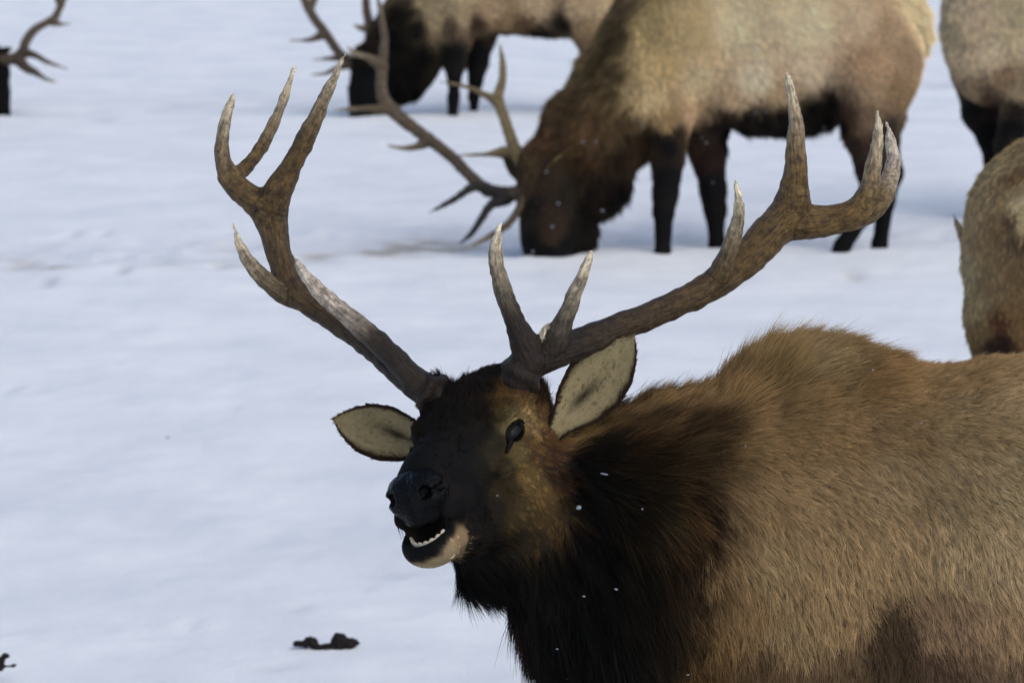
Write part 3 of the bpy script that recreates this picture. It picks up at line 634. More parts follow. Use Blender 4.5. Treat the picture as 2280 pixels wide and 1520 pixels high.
    for i in range(8):
        a_ = (i - 3.5) / 3.5 * 1.15; cx, cy = .232 + .034 * math.cos(a_), -.006 + .034 * math.sin(a_); zz = .006 * (1 - math.cos(a_))
        tx, ty = -math.sin(a_), math.cos(a_); rd = HA * math.cos(a_) + HB * math.sin(a_); tg = HA * tx + HB * ty; upv = HC * .97 + rd * .2; upv /= np.linalg.norm(upv); rd = np.cross(tg, upv)
        T_.ell(hp(cx, cy, -.0825 + zz * 1.8), (.0028, .0066, .0092), np.array([rd, tg, upv]))
    v_, f_ = T_.mesh(0.0014); mk_mesh('lower_teeth', v_, f_, M_TEETH, root)
    # ears
    prof = [(0, .25, .25), (.12, .42, .4), (.3, .80, .82), (.5, 1, 1.02), (.7, .92, .92), (.85, .62, .62), (.95, .28, .3), (1, .03, .05)]
    ear('ear', V1, root, (1232, 968, 90), (1409, 750, 60), 70, (-.15, .1, 1), prof, inner=(138, 124, 90), seed=31)
    ear('ear', V1, root, (975, 1000, -30), (744, 934, -20), 66, (.0, .35, 1), prof, inner=(142, 128, 94), seed=32)
    # antlers
    right = [
        [(975, 885, 60, 34), (925, 850, 40, 34), (860, 800, 0, 29), (790, 745, -50, 27), (715, 692, -95, 27), (650, 645, -130, 32), (628, 590, -150, 30), (612, 530, -160, 31), (602, 465, -165, 40), (640, 390, -150, 27), (690, 290, -120, 20), (737, 188, -90, 12), (773, 112, -70, 2.5)],
        [(602, 470, -165, 34), (552, 436, -175, 30), (508, 392, -180, 24), (493, 330, -170, 17), (505, 255, -150, 12), (527, 199, -130, 3)],
        [(505, 400, -180, 18), (540, 380, -210, 17), (580, 330, -240, 16), (620, 250, -260, 12), (656, 150, -270, 3)],
        [(665, 660, -130, 26), (610, 640, -110, 22), (560, 590, -80, 16), (532, 540, -60, 11), (520, 497, -45, 3)],
        [(930, 850, 60, 26), (865, 785, 60, 25), (800, 725, 70, 23), (745, 680, 80, 20), (695, 630, 95, 16), (665, 590, 110, 9), (652, 562, 118, 3)],
    ]
    left = [
        [(1150, 850, 110, 36), (1175, 812, 105, 40), (1225, 785, 95, 39), (1300, 760, 60, 34), (1400, 722, 15, 31), (1490, 684, -35, 30), (1570, 645, -80, 34), (1645, 590, -110, 38), (1710, 525, -130, 42), (1760, 470, -140, 44), (1770, 400, -125, 29), (1773, 330, -105, 22), (1770, 265, -85, 16), (1761, 205, -70, 10), (1752, 163, -60, 3)],
        [(1760, 495, -140, 38), (1830, 492, -150, 35), (1890, 478, -150, 30), (1930, 440, -140, 26), (1945, 370, -120, 18), (1955, 300, -100, 12), (1954, 250, -85, 4)],
        [(1890, 485, -155, 28), (1945, 462, -175, 27), (1978, 410, -200, 22), (1988, 350, -215, 15), (1980, 300, -225, 9), (1974, 272, -230, 3)],
        [(1595, 630, -85, 28), (1618, 575, -60, 21), (1637, 515, -35, 16), (1646, 455, -15, 11), (1637, 402, 0, 3)],
        [(1185, 800, 115, 36), (1155, 735, 135, 25), (1128, 670, 150, 20), (1108, 605, 160, 17), (1104, 548, 165, 14), (1114, 496, 170, 4)],
        [(1225, 780, 105, 32), (1252, 725, 125, 22), (1275, 665, 145, 17), (1296, 612, 155, 13), (1315, 560, 160, 5)],
        [(1215, 765, 115, 16), (1219, 727, 122, 7)],
    ]
    antler('antler', V1, right, root, .004, light={4: .9}, burr=True)
    antler('antler', V1, left, root, .004, light={2: .7}, burr=True)
M_LID = plain('eyelid_skin', (0.004, 0.0035, 0.003), 0.6, 0.08)
import os
QUICK = os.environ.get('QUICK', '')
main_bull()

# ================================================================== the herd behind
def bg_bull(view, build, coat_pts, label, loc, h, hairs, rad, gain=1.5, seed=40, antlers=(), extras=None, group='bull elk on the snow', cat='elk', split=None, tints=None):
    S = Sdf(view); S.k = 30 * view.px; build(S, view)
    V, Fc = S.mesh(h, lambda X: 0.008 * noise(X, 9, seed), zmin=-0.12)
    coat = Coat(view, V, Fc, gain, 4.0)
    for a in coat_pts: coat.add(*a)
    root = empty('bull_elk', loc, label, cat, group)
    c, d, l = coat.ev(V); c = c * (1 + 0.12 * noise(V, 12, seed))[:, None]
    mk_mesh('body', V, Fc, M_SKIN, root, c)
    if split is None:
        grow('coat', root, V, Fc, coat, hairs, rad, view_dens, seed, 4, .3, 10, .08, 7, stray=.12, gv=.05)
    else:
        grow('mane', root, V, Fc, coat, int(hairs * .4), rad * 1.15, view_dens, seed, 4, .6, 30, .5, 9, label='dark brown shaggy mane', sel=split, stray=.16, gv=.25)
        grow('coat', root, V, Fc, coat, int(hairs * .6), rad, view_dens, seed + 1, 4, .3, 10, .08, 7, label='pale buff winter coat', sel=lambda x: 1 - split(x), stray=.12, gv=.05)
    for n_, a in enumerate(antlers): antler('antler', view, a, root, h * .55, tint=(tints[n_] if tints else None), tip=(150, 140, 115), mid=(82, 70, 52), base=(62, 52, 38), gain=1.4, k=8)
    if extras: extras(root)
    return root, V, Fc, coat
def small_ear(view, root, base, tip, half, nrm, **kw):
    prof = [(0, .42, .40), (.12, .62, .6), (.3, .92, .95), (.5, 1, 1.05), (.7, .86, .9), (.85, .55, .62), (.95, .25, .3), (1, .03, .05)]
    ear('ear', view, root, base, tip, half, nrm, prof, fcount=1500, haird=.0012, hairl=16, **kw)
def ball(name, view, root, u, v, w, r, m, h=.004, sq=(1, 1, 1)):
    S = Sdf(view); S.ell(view(u, v, w), np.array(sq) * r * view.px); v_, f_ = S.mesh(h); return mk_mesh(name, v_, f_, m, root)

# ---- bull grazing in the middle distance
V2 = View(F / 430.0)
def b2(S, V):
    S.pell(1545, 105, 0, 185, 188, 112); S.pell(1720, 100, 0, 270, 175, 122); S.pell(1895, 105, 0, 152, 160, 108)
    S.pell(1570, 10, 0, 140, 95, 70)
    S.pell(1960, 150, 50, 90, 120, 60)
    S.chain([(1500, 90, 0, 150), (1400, 205, 10, 118), (1310, 300, 25, 96), (1255, 385, 35, 84)])
    S.pell(1320, 400, 20, 80, 95, 60, rot=.5); S.pell(1400, 290, 10, 70, 80, 70)
    S.k = 14 * V.px
    S.chain([(1225, 385, 45, 74), (1222, 450, 55, 68), (1226, 520, 60, 66), (1232, 590, 60, 55)])
    S.pell(1280, 520, 40, 48, 60, 40)
    for u, w in ((1180, 75), (1270, 95)): pass
    S.chain([(1490, 250, 65, 60), (1488, 340, 65, 36), (1482, 430, 65, 25), (1478, 470, 65, 21), (1476, 560, 65, 16), (1472, 600, 65, 18)])
    S.chain([(1570, 240, -65, 70), (1575, 330, -65, 42), (1588, 420, -65, 29), (1592, 470, -65, 22), (1595, 545, -65, 17), (1592, 600, -65, 19)])
    S.chain([(1935, 190, 60, 95), (1935, 290, 60, 58), (1938, 370, 60, 36), (1945, 420, 60, 28), (1915, 480, 60, 21), (1876, 545, 60, 18), (1862, 590, 60, 20)])
    S.chain([(1965, 180, -60, 76), (1985, 260, -60, 34), (1975, 310, -60, 28), (1986, 385, -60, 25), (1972, 450, -60, 20), (1958, 545, -60, 18), (1954, 590, -60, 20)])
    S.pell(1740, 262, 0, 130, 40, 60)
    S.chain([(2005, -20, 0, 40), (2040, 40, 0, 30), (2056, 85, 0, 20), (2060, 115, 0, 10)], k=12 * V.px)
pts2 = [(1400, 20, (60, 50, 36), (-.4, .9), 60, .4), (1380, 80, (52, 44, 30), (-.5, .85), 70, .4), (1340, 150, (58, 48, 32), (-.5, .85), 70, .4), (1270, 240, (46, 36, 24), (-.5, .85), 70, .5), (1220, 310, (50, 36, 24), (-.5, .85), 50, .5),
    (1378, 150, (60, 50, 34), (-.4, .9), 70, .3), (1345, 210, (66, 54, 36), (-.4, .9), 70, .3), (1320, 280, (56, 42, 28), (-.4, .9), 70, .3), (1385, 260, (58, 46, 30), (-.3, .9), 70, .3), (1430, 310, (40, 28, 18), (-.2, .9), 70, .4),
    (1300, 340, (44, 32, 20), (-.3, .9), 60, .3), (1340, 400, (20, 15, 11), (0, 1), 70, .4), (1380, 420, (10, 9, 8), (.1, 1), 70, .5), (1300, 470, (12, 10, 8), (0, 1), 60, .4), (1380, 350, (32, 23, 16), (0, 1), 70, .4),
    (1430, 60, (134, 118, 82), (.3, .9), 30, .25), (1425, 130, (146, 128, 92), (.3, .9), 30, .25), (1422, 200, (140, 122, 90), (.3, .9), 30, .25), (1470, 150, (150, 130, 92), (.3, .9), 30, .25), (1450, 220, (156, 138, 104), (.2, .9), 35, .3), (1530, 60, (148, 130, 94), (.4, .9), 28, .25), (1550, 180, (168, 148, 116), (.3, .9), 28, .25), (1480, 270, (130, 108, 76), (.2, 1), 35, .3), (1540, 260, (148, 124, 96), (.2, 1), 30, .3),
    (1640, 60, (172, 156, 126), (.6, .7), 26, .25), (1680, 180, (182, 162, 136), (.6, .7), 26, .25), (1800, 60, (176, 160, 130), (.7, .5), 26, .25), (1800, 160, (176, 154, 128), (.6, .7), 26, .25), (1640, 230, (158, 136, 108), (.4, .9), 28, .3), (1740, 215, (150, 128, 98), (.4, .9), 28, .3),
    (1620, 258, (26, 18, 13), (.3, 1), 40, .4), (1600, 280, (14, 10, 8), (.3, 1), 40, .4), (1660, 256, (12, 9, 7), (.3, 1), 50, .4), (1740, 250, (9, 7, 6), (.3, 1), 60, .4), (1800, 238, (8, 6, 5), (.3, 1), 50, .4), (1850, 225, (12, 9, 7), (.3, 1), 50, .4), (1880, 275, (10, 8, 6), (.3, 1), 40, .4), (1700, 270, (8, 6, 5), (.3, 1), 50, .4), (1740, 290, (8, 7, 6), (.3, 1), 60, .5), (1650, 285, (8, 7, 6), (.3, 1), 60, .5), (1820, 280, (8, 7, 6), (.3, 1), 60, .5),
    (1920, 40, (166, 146, 118), (.6, .7), 26, .25), (1980, 60, (138, 116, 90), (.4, .9), 26, .25), (2020, 120, (124, 104, 80), (.2, 1), 26, .25), (1940, 140, (150, 124, 96), (.4, .9), 26, .25), (1950, 200, (136, 114, 88), (.2, 1), 26, .25), (2000, 200, (110, 90, 66), (.1, 1), 26, .25), (1930, 270, (98, 80, 62), (.1, 1), 26, .25), (1890, 260, (54, 40, 30), (.1, 1), 26, .25), (1940, 330, (54, 40, 30), (.1, 1), 20, .2), (1940, 380, (30, 20, 15), (0, 1), 14, .2),
    (2030, 20, (168, 150, 120), (.4, .9), 50, .4), (2050, 60, (172, 154, 124), (.4, .9), 50, .4), (2060, 100, (168, 150, 120), (.3, .9), 40, .4),
    (1890, 520, (9, 8, 8), (0, 1), 12, .2), (1975, 300, (40, 30, 24), (0, 1), 12, .2), (1995, 390, (14, 12, 12), (0, 1), 12, .2), (1965, 500, (8, 8, 8), (0, 1), 12, .2),
    (1490, 325, (10, 8, 7), (0, 1), 24, .2), (1470, 300, (20, 15, 11), (0, 1), 24, .2), (1515, 300, (40, 28, 20), (0, 1), 24, .2), (1435, 300, (26, 19, 13), (0, 1), 40, .3), (1900, 330, (40, 29, 21), (0, 1), 18, .2), (1620, 300, (8, 7, 6), (0, 1), 40, .3), (1560, 310, (52, 38, 28), (0, 1), 24, .2), (1580, 350, (34, 22, 17), (0, 1), 16, .2), (1490, 400, (9, 8, 8), (0, 1), 14, .2), (1590, 420, (9, 8, 8), (0, 1), 14, .2), (1475, 500, (9, 8, 8), (0, 1), 12, .2), (1595, 520, (9, 8, 8), (0, 1), 12, .2),
    (1180, 370, (56, 44, 28), (.3, -.9), 20, .3), (1165, 430, (58, 44, 30), (0, -1), 14, .2), (1165, 500, (34, 26, 18), (0, -1), 12, .2), (1220, 420, (40, 30, 20), (.2, -1), 12, .2), (1230, 370, (44, 33, 22), (.3, -.9), 16, .3), (1190, 460, (26, 22, 17), (0, -1), 12, .2), (1230, 480, (44, 32, 22), (0, -1), 12, .2), (1260, 440, (28, 24, 16), (.2, -1), 14, .2), (1230, 530, (48, 36, 24), (0, -1), 10, .2), (1180, 540, (9, 8, 8), (0, -1), 10, .2), (1260, 550, (10, 9, 8), (0, -1), 10, .2), (1290, 520, (11, 10, 8), (0, 1), 20, .3), (1220, 565, (6, 6, 6), (0, -1), 8, .2)]
def x2(root):
    ball('eye', V2, root, 1191, 452, 118, 8, M_EYE, .003); ball('eye', V2, root, 1262, 420, 112, 8, M_EYE, .003) if False else None
    small_ear(V2, root, (1205, 425, 112), (1268, 334, 125), 24, (.5, .2, .9), inner=(120, 104, 66), seed=51)
    small_ear(V2, root, (1160, 405, 20), (1120, 330, -25), 16, (-.3, .1, 1), inner=(70, 60, 44), seed=52)
    S = Sdf(V2); S.k = .01; S.pell(1230, 566, 66, 54, 26, 56); S.pell(1195, 556, 112, 9, 6, 8, neg=True); S.pell(1245, 560, 118, 9, 6, 8, neg=True)
    v_, f_ = S.mesh(.006); mk_mesh('nose', v_, f_, M_NOSE, root)
ant2 = [[
    [(1172, 428, 70, 16), (1140, 430, 60, 15), (1085, 424, 50, 14), (1040, 385, 20, 13), (1000, 345, -10, 13), (930, 292, -50, 14), (880, 252, -70, 15), (852, 215, -80, 14), (850, 150, -90, 12), (856, 90, -90, 9), (848, 30, -90, 6), (838, -20, -90, 2)],
    [(1120, 432, 70, 12), (1060, 415, 90, 10), (1010, 445, 120, 7), (955, 474, 140, 2)],
    [(1130, 445, 70, 12), (1095, 455, 100, 10), (1070, 490, 130, 8), (1050, 520, 145, 6), (1024, 542, 150, 2)],
    [(955, 310, -45, 12), (930, 326, -30, 8), (895, 330, -10, 5), (862, 324, 0, 2)],
    [(878, 245, -70, 12), (830, 242, -60, 8), (790, 243, -50, 6), (742, 246, -40, 2)],
    [(852, 150, -88, 11), (820, 128, -80, 8), (795, 122, -70, 6), (774, 105, -60, 2)]],
   [[(1185, 400, 50, 17), (1162, 365, 20, 15), (1140, 315, -20, 13), (1120, 255, -60, 12), (1108, 220, -80, 12), (1118, 180, -95, 9), (1119, 140, -105, 7), (1112, 95, -110, 2)],
    [(1112, 228, -80, 10), (1080, 212, -70, 7), (1045, 195, -50, 5), (978, 182, -20, 2)],
    [(1135, 340, -5, 13), (1110, 340, 10, 10), (1080, 344, 25, 5), (1015, 346, 50, 2)],
    [(1155, 480, 90, 8), (1120, 505, 110, 8), (1085, 530, 125, 6), (1040, 552, 135, 2)]]]
ant2[1][3] = [(1172, 420, 70, 10), (1158, 460, 105, 9), (1130, 500, 125, 8), (1085, 530, 135, 6), (1040, 552, 140, 2)]
cut2a, cut2b = V2(1440, 0, 0), V2(1455, 300, 0)
def mane2(x):
    u, v, d = proj(x); return ((x - V2(1418, 0, 0)) @ RT < 0).astype(float)
root2, Vb2, Fb2, coat2 = bg_bull(V2, b2, pts2, 'pale bull elk grazing with its nose in the snow, behind the foreground bull', V2(1700, 563, 0) * [1, 1, 0], .013, 170000, .0009, 2.35, 41, ant2, x2, split=mane2, tints=[{1: (26, 22, 17), 2: (22, 19, 15)}, {0: (112, 98, 66), 1: (104, 92, 64), 2: (100, 88, 60)}])  # near-black brow tines: backlit darkness put into the tint; other antler olive

# ---- bull grazing far behind, its dark head just left of the middle bull
V3 = View(26.0)
def b3(S, V):
    S.pell(1010, -35, 0, 130, 125, 85); S.pell(1140, -45, 0, 190, 122, 92); S.pell(1285, -40, 0, 100, 118, 80); S.pell(1025, -100, 0, 90, 70, 55)
    S.pell(1230, 55, 0, 60, 25, 40)
    S.chain([(975, 0, 0, 100), (915, 90, 10, 82), (860, 150, 20, 68)]); S.pell(900, 150, 10, 68, 78, 50, rot=.4)
    S.k = 12 * V.px
    S.chain([(838, 150, 30, 56), (826, 205, 35, 48), (818, 270, 35, 40)])
    S.chain([(1012, 60, 45, 50), (1012, 140, 45, 24), (1011, 180, 45, 15), (1010, 215, 45, 12), (1008, 280, 45, 13)])
    S.chain([(1065, 55, -45, 48), (1063, 140, -45, 24), (1058, 180, -45, 15), (1056, 215, -45, 11), (1054, 280, -45, 13)])
    S.chain([(1300, 30, 45, 62), (1318, 100, 45, 30), (1345, 150, 45, 20), (1338, 215, 45, 12), (1330, 280, 45, 13)])
    S.chain([(1330, 20, -45, 55), (1350, 100, -45, 26), (1372, 150, -45, 19), (1368, 215, -45, 12), (1362, 280, -45, 13)])
pts3 = [(900, 30, (14, 12, 9), (-.4, .9), 60, .4), (880, 90, (8, 7, 6), (-.4, .9), 70, .4), (840, 110, (26, 20, 14), (-.4, .9), 60, .4), (900, 150, (6, 6, 5), (-.2, .9), 70, .4), (940, 120, (6, 6, 6), (-.1, 1), 70, .4), (930, 60, (14, 12, 9), (-.3, .9), 50, .4), (905, 205, (6, 6, 5), (-.1, 1), 60, .4), (820, 180, (8, 7, 6), (0, -1), 14, .2), (820, 240, (5, 5, 5), (0, -1), 10, .2),
    (960, 20, (138, 124, 96), (.3, .9), 28, .25), (975, 50, (134, 118, 90), (.2, .9), 28, .25), (1040, -20, (160, 144, 112), (.5, .8), 26, .25), (1000, 60, (70, 56, 44), (.2, 1), 28, .25), (1030, 40, (140, 122, 96), (.2, 1), 28, .25), (1060, 55, (52, 38, 28), (0, 1), 26, .25), (1090, 30, (160, 136, 106), (.4, .9), 26, .25), (1120, 55, (126, 104, 76), (.2, 1), 30, .3), (1200, 20, (172, 150, 120), (.5, .8), 26, .25), (1170, 55, (86, 68, 48), (.2, 1), 30, .3), (1200, 75, (16, 12, 9), (.2, 1), 40, .4), (1120, 80, (40, 28, 20), (.2, 1), 40, .4), (1250, 50, (20, 14, 11), (.2, 1), 40, .4), (1290, 20, (164, 142, 112), (.3, .9), 26, .25), (1340, 10, (156, 138, 108), (.2, 1), 26, .25), (1300, 60, (134, 112, 84), (.1, 1), 24, .25), (1320, 100, (110, 88, 66), (.1, 1), 20, .2),
    (1010, 120, (6, 6, 6), (0, 1), 14, .2), (1060, 120, (6, 6, 6), (0, 1), 14, .2), (1010, 200, (6, 6, 6), (0, 1), 12, .2), (1058, 200, (6, 6, 6), (0, 1), 12, .2), (1340, 200, (10, 9, 8), (0, 1), 12, .2)]
ant3 = [[[(808, 150, 30, 12), (785, 138, 30, 11), (755, 118, 15, 10), (725, 75, -10, 10), (700, 42, -30, 10), (682, 10, -45, 9), (668, -30, -55, 7), (660, -70, -60, 2)],
    [(722, 75, -10, 8), (700, 86, 0, 6), (680, 90, 5, 4), (645, 90, 10, 1.5)], [(790, 145, 40, 8), (755, 150, 55, 6), (725, 164, 65, 4), (690, 166, 70, 1.5)], [(765, 128, 30, 7), (738, 130, 45, 5), (695, 134, 60, 1.5)], [(690, 20, -45, 8), (705, -10, -60, 5), (725, -40, -70, 2)]],
   [[(838, 130, 40, 12), (830, 95, 30, 11), (822, 55, 10, 10), (815, 10, -10, 9), (818, -40, -20, 7), (830, -80, -20, 2)], [(822, 65, 12, 7), (800, 62, 30, 5), (786, 55, 40, 1.5)], [(832, 118, 40, 8), (805, 118, 60, 6), (780, 128, 75, 1.5)]]]
def x3(root):
    ball('eye', V3, root, 812, 190, 74, 6, M_EYE, .004)
    small_ear(V3, root, (850, 130, 60), (888, 92, 80), 12, (.4, .2, .9), inner=(40, 34, 26), seed=53)
    S = Sdf(V3); S.k = .01; S.pell(818, 258, 38, 40, 18, 38); v_, f_ = S.mesh(.008); mk_mesh('nose', v_, f_, M_NOSE, root)
root3, Vb3, Fb3, coat3 = bg_bull(V3, b3, pts3, 'distant bull elk with black neck grazing beyond the pale grazing bull', V3(1140, 254, 0) * [1, 1, 0], .018, 80000, .0013, 2.0, 60, ant3, x3, split=lambda x: ((x - V3(948, 0, 0)) @ RT < 0).astype(float))

# ---- hindquarters at the upper right
V4 = View(F / 400.0)
def b4(S, V):
    S.pell(2215, 50, 20, 122, 190, 100); S.pell(2370, 30, 0, 230, 178, 112); S.pell(2560, 40, 0, 220, 185, 112); S.pell(2330, -40, 0, 180, 120, 90)
    S.pell(2280, 120, 60, 80, 120, 50)
    S.k = 16 * V.px
    S.chain([(2185, 170, -45, 66), (2185, 250, -40, 40), (2205, 310, -40, 27), (2216, 360, -40, 25), (2212, 430, -40, 17), (2208, 540, -40, 18)])
    S.chain([(2290, 180, 60, 70), (2268, 260, 60, 38), (2243, 320, 60, 28), (2240, 370, 60, 26), (2236, 440, 60, 18), (2230, 540, 60, 18)])
    S.chain([(2600, 150, 60, 60), (2600, 260, 60, 34), (2598, 360, 60, 22), (2596, 440, 60, 16), (2590, 540, 60, 18)]); S.chain([(2660, 150, -60, 60), (2660, 260, -60, 34), (2658, 360, -60, 22), (2656, 440, -60, 16), (2650, 540, -60, 18)])
    S.k = 30 * V.px
    S.chain([(2680, 60, 0, 130), (2790, 180, 0, 100), (2860, 300, 0, 75), (2870, 430, 0, 55), (2868, 480, 0, 45)])
pts4 = [(2110, 60, (150, 136, 110), (-.2, 1), 30, .25), (2140, 30, (166, 150, 124), (-.1, 1), 28, .25), (2180, 60, (170, 152, 126), (0, 1), 28, .25), (2150, 140, (168, 150, 124), (0, 1), 28, .25), (2210, 120, (178, 160, 134), (0, 1), 28, .25), (2240, 170, (130, 108, 84), (0, 1), 28, .25), (2270, 100, (160, 146, 118), (0, 1), 28, .25), (2260, 20, (152, 140, 112), (.2, 1), 28, .25), (2160, 200, (130, 112, 90), (0, 1), 28, .25), (2200, 215, (80, 64, 50), (0, 1), 28, .25), (2270, 200, (140, 124, 98), (0, 1), 28, .25), (2170, 245, (14, 12, 11), (0, 1), 20, .2), (2215, 240, (34, 22, 18), (0, 1), 20, .2), (2270, 245, (30, 24, 18), (0, 1), 20, .2), (2195, 300, (5, 5, 5), (0, 1), 12, .2), (2255, 290, (6, 6, 6), (0, 1), 12, .2), (2210, 380, (5, 5, 5), (0, 1), 12, .2), (2240, 380, (5, 5, 5), (0, 1), 12, .2), (2600, 350, (8, 7, 7), (0, 1), 12, .2), (2780, 180, (26, 20, 14), (0, 1), 50, .4), (2860, 350, (18, 15, 11), (0, 1), 30, .4), (2500, 50, (160, 144, 116), (.3, 1), 28, .25)]
root4, *_ = bg_bull(V4, b4, pts4, 'elk with grey buff haunch and black hind legs at the upper right edge', V4(2380, 492, 0) * [1, 1, 0], .015, 70000, .0011, 2.05, 70, cat='elk', split=None)

# ---- elk seen from behind at the right edge, its antler showing beyond the haunch
V5 = View(10.1)
def b5(S, V):
    S.k = 60 * V.px
    S.pell(2330, 570, 0, 186, 250, 170); S.pell(2350, 470, -20, 170, 165, 160); S.pell(2500, 560, 10, 170, 250, 170)
    S.pell(2440, 520, -330, 230, 270, 330); S.pell(2470, 500, -760, 215, 280, 300); S.pell(2480, 400, -760, 120, 150, 200)
    S.k = 26 * V.px
    S.chain([(2250, 700, 20, 106), (2262, 830, 20, 78), (2262, 1010, 60, 46), (2258, 1080, 70, 40), (2262, 1230, 20, 30), (2262, 1380, 0, 34), (2258, 1480, 20, 32)])
    S.chain([(2560, 700, 20, 110), (2548, 830, 20, 78), (2540, 1010, 60, 46), (2540, 1080, 70, 40), (2540, 1230, 20, 30), (2540, 1380, 0, 34), (2540, 1480, 20, 32)])
    for u in (2400, 2540): S.chain([(u, 620, -860, 90), (u, 850, -860, 50), (u, 1000, -860, 34), (u, 1230, -860, 28), (u, 1420, -860, 30)])
    S.chain([(2400, 560, -900, 150), (2320, 700, -960, 120), (2290, 820, -930, 90), (2280, 930, -880, 70), (2275, 1010, -850, 50)])
    S.chain([(2415, 420, 120, 34), (2418, 480, 160, 26), (2418, 540, 170, 14)])
pts5 = [(2270, 340, (126, 108, 78), (-.3, 1), 20, .22), (2235, 370, (140, 124, 92), (-.3, 1), 20, .22), (2255, 400, (104, 82, 56), (-.1, 1), 20, .22), (2200, 450, (146, 126, 94), (-.2, 1), 20, .22), (2220, 440, (124, 106, 76), (-.2, 1), 20, .22), (2165, 520, (142, 122, 92), (-.1, 1), 20, .22), (2190, 540, (138, 116, 84), (0, 1), 20, .22), (2220, 520, (112, 92, 64), (0, 1), 20, .22), (2250, 500, (94, 76, 54), (0, 1), 20, .22), (2274, 450, (190, 172, 132), (0, 1), 18, .2), (2280, 500, (196, 176, 130), (0, 1), 18, .2), (2262, 430, (150, 132, 96), (0, 1), 18, .2), (2265, 545, (76, 62, 46), (0, 1), 34, .3), (2240, 580, (118, 98, 70), (0, 1), 20, .22), (2160, 600, (150, 136, 104), (.1, 1), 20, .22), (2175, 680, (142, 126, 92), (.2, 1), 20, .22), (2200, 620, (132, 112, 80), (.1, 1), 20, .22), (2230, 650, (122, 102, 72), (.1, 1), 20, .22), (2265, 620, (116, 94, 64), (.1, 1), 20, .22), (2190, 740, (120, 98, 64), (.2, 1), 18, .22), (2225, 720, (82, 52, 34), (.1, 1), 18, .22), (2235, 760, (40, 22, 16), (0, 1), 18, .22), (2270, 740, (118, 92, 60), (0, 1), 18, .22), (2260, 690, (120, 94, 62), (0, 1), 18, .22), (2210, 775, (34, 22, 16), (0, 1), 30, .2), (2260, 1000, (36, 26, 18), (0, 1), 16, .2), (2540, 1000, (36, 26, 18), (0, 1), 16, .2), (2450, 500, (220, 200, 150), (0, 1), 40, .3), (2420, 470, (210, 186, 136), (0, 1), 60, .3)]
ant5 = [[[(2290, 840, -900, 30), (2240, 800, -870, 27), (2205, 745, -820, 24), (2182, 680, -760, 22), (2166, 610, -700, 20), (2156, 560, -660, 18), (2146, 530, -640, 13), (2132, 500, -620, 8), (2122, 478, -600, 2)], [(2162, 590, -690, 17), (2180, 540, -720, 15), (2205, 490, -740, 10), (2225, 440, -760, 3)]]]
root5, *_ = bg_bull(V5, b5, pts5, 'elk seen from behind with pale rump patch at the right edge behind the foreground bull', V5(2400, 1376, -300) * [1, 1, 0], .012, 130000, .0006, 1.6, 80, ant5)

# ---- head at the upper left edge
V6 = View(26.0)
def b6(S, V):
    S.pell(-300, -30, 0, 130, 125, 85); S.pell(-420, -40, 0, 190, 122, 92); S.pell(-560, -40, 0, 100, 118, 80); S.pell(-310, -95, 0, 90, 70, 55)
    S.chain([(-260, 10, 0, 95), (-150, 80, 5, 80), (-60, 130, 10, 56)])
    S.k = 10 * V.px
    S.chain([(-38, 138, 10, 50), (-16, 160, 15, 36), (-12, 210, 15, 34), (-2, 265, 15, 28)])
    for a, b in ((-310, 45), (-350, -45), (-570, 45), (-610, -45)): S.chain([(a, 60, b, 48), (a, 140, b, 24), (a + 4, 180, b, 15), (a + 4, 280, b, 13)])
pts6 = [(5, 120, (8, 7, 6), (-.8, .2), 14, .2), (10, 180, (5, 5, 5), (0, -1), 12, .2), (10, 240, (5, 5, 5), (0, -1), 10, .2), (-100, 100, (10, 9, 7), (.3, 1), 60, .4), (-200, 60, (12, 10, 8), (.3, 1), 60, .4), (-330, -20, (150, 134, 104), (-.4, 1), 26, .25), (-500, -20, (160, 142, 112), (-.4, 1), 26, .25), (-320, 150, (6, 6, 6), (0, 1), 14, .2), (-590, 150, (8, 7, 7), (0, 1), 14, .2), (-420, 70, (30, 22, 16), (0, 1), 30, .3)]
ant6 = [[[(2, 135, 30, 11), (25, 132, 30, 11), (48, 118, 20, 10), (58, 92, 5, 10), (78, 66, -10, 9), (105, 50, -25, 8), (122, 40, -35, 9), (134, 15, -45, 7), (148, -20, -50, 6), (155, -60, -55, 2)],
    [(115, 48, -30, 7), (135, 54, -20, 4), (158, 54, -10, 1.5)], [(48, 118, 25, 9), (75, 122, 40, 7), (105, 138, 55, 5), (150, 154, 65, 1.5)], [(35, 130, 30, 10), (60, 152, 50, 10), (80, 162, 60, 7), (100, 175, 70, 4), (128, 184, 75, 1.5)], [(136, 12, -45, 6), (120, -20, -40, 4), (110, -50, -35, 1.5)]],
   [[(-20, 105, 0, 11), (-10, 60, -30, 10), (0, 0, -60, 9), (20, -60, -80, 7), (30, -100, -80, 2)], [(-12, 50, -35, 8), (10, 20, -30, 4), (14, -10, -30, 1.5)]]]
ant6[1] = [[(-30, 110, 0, 11), (-45, 60, -30, 10), (-50, 0, -60, 9), (-40, -60, -80, 7), (-30, -100, -80, 2)], [(-48, 50, -35, 8), (-20, 10, -30, 4), (-12, -10, -30, 1.5)]]
def x6(root): small_ear(V6, root, (-14, 122, 30), (26, 108, 10), 9, (.1, .2, 1), inner=(26, 22, 17), seed=61)
root6, *_ = bg_bull(V6, b6, pts6, 'elk whose black head and branching antler enter from the upper left edge', V6(-430, 254, 0) * [1, 1, 0], .018, 30000, .0016, 1.2, 90, ant6, x6)

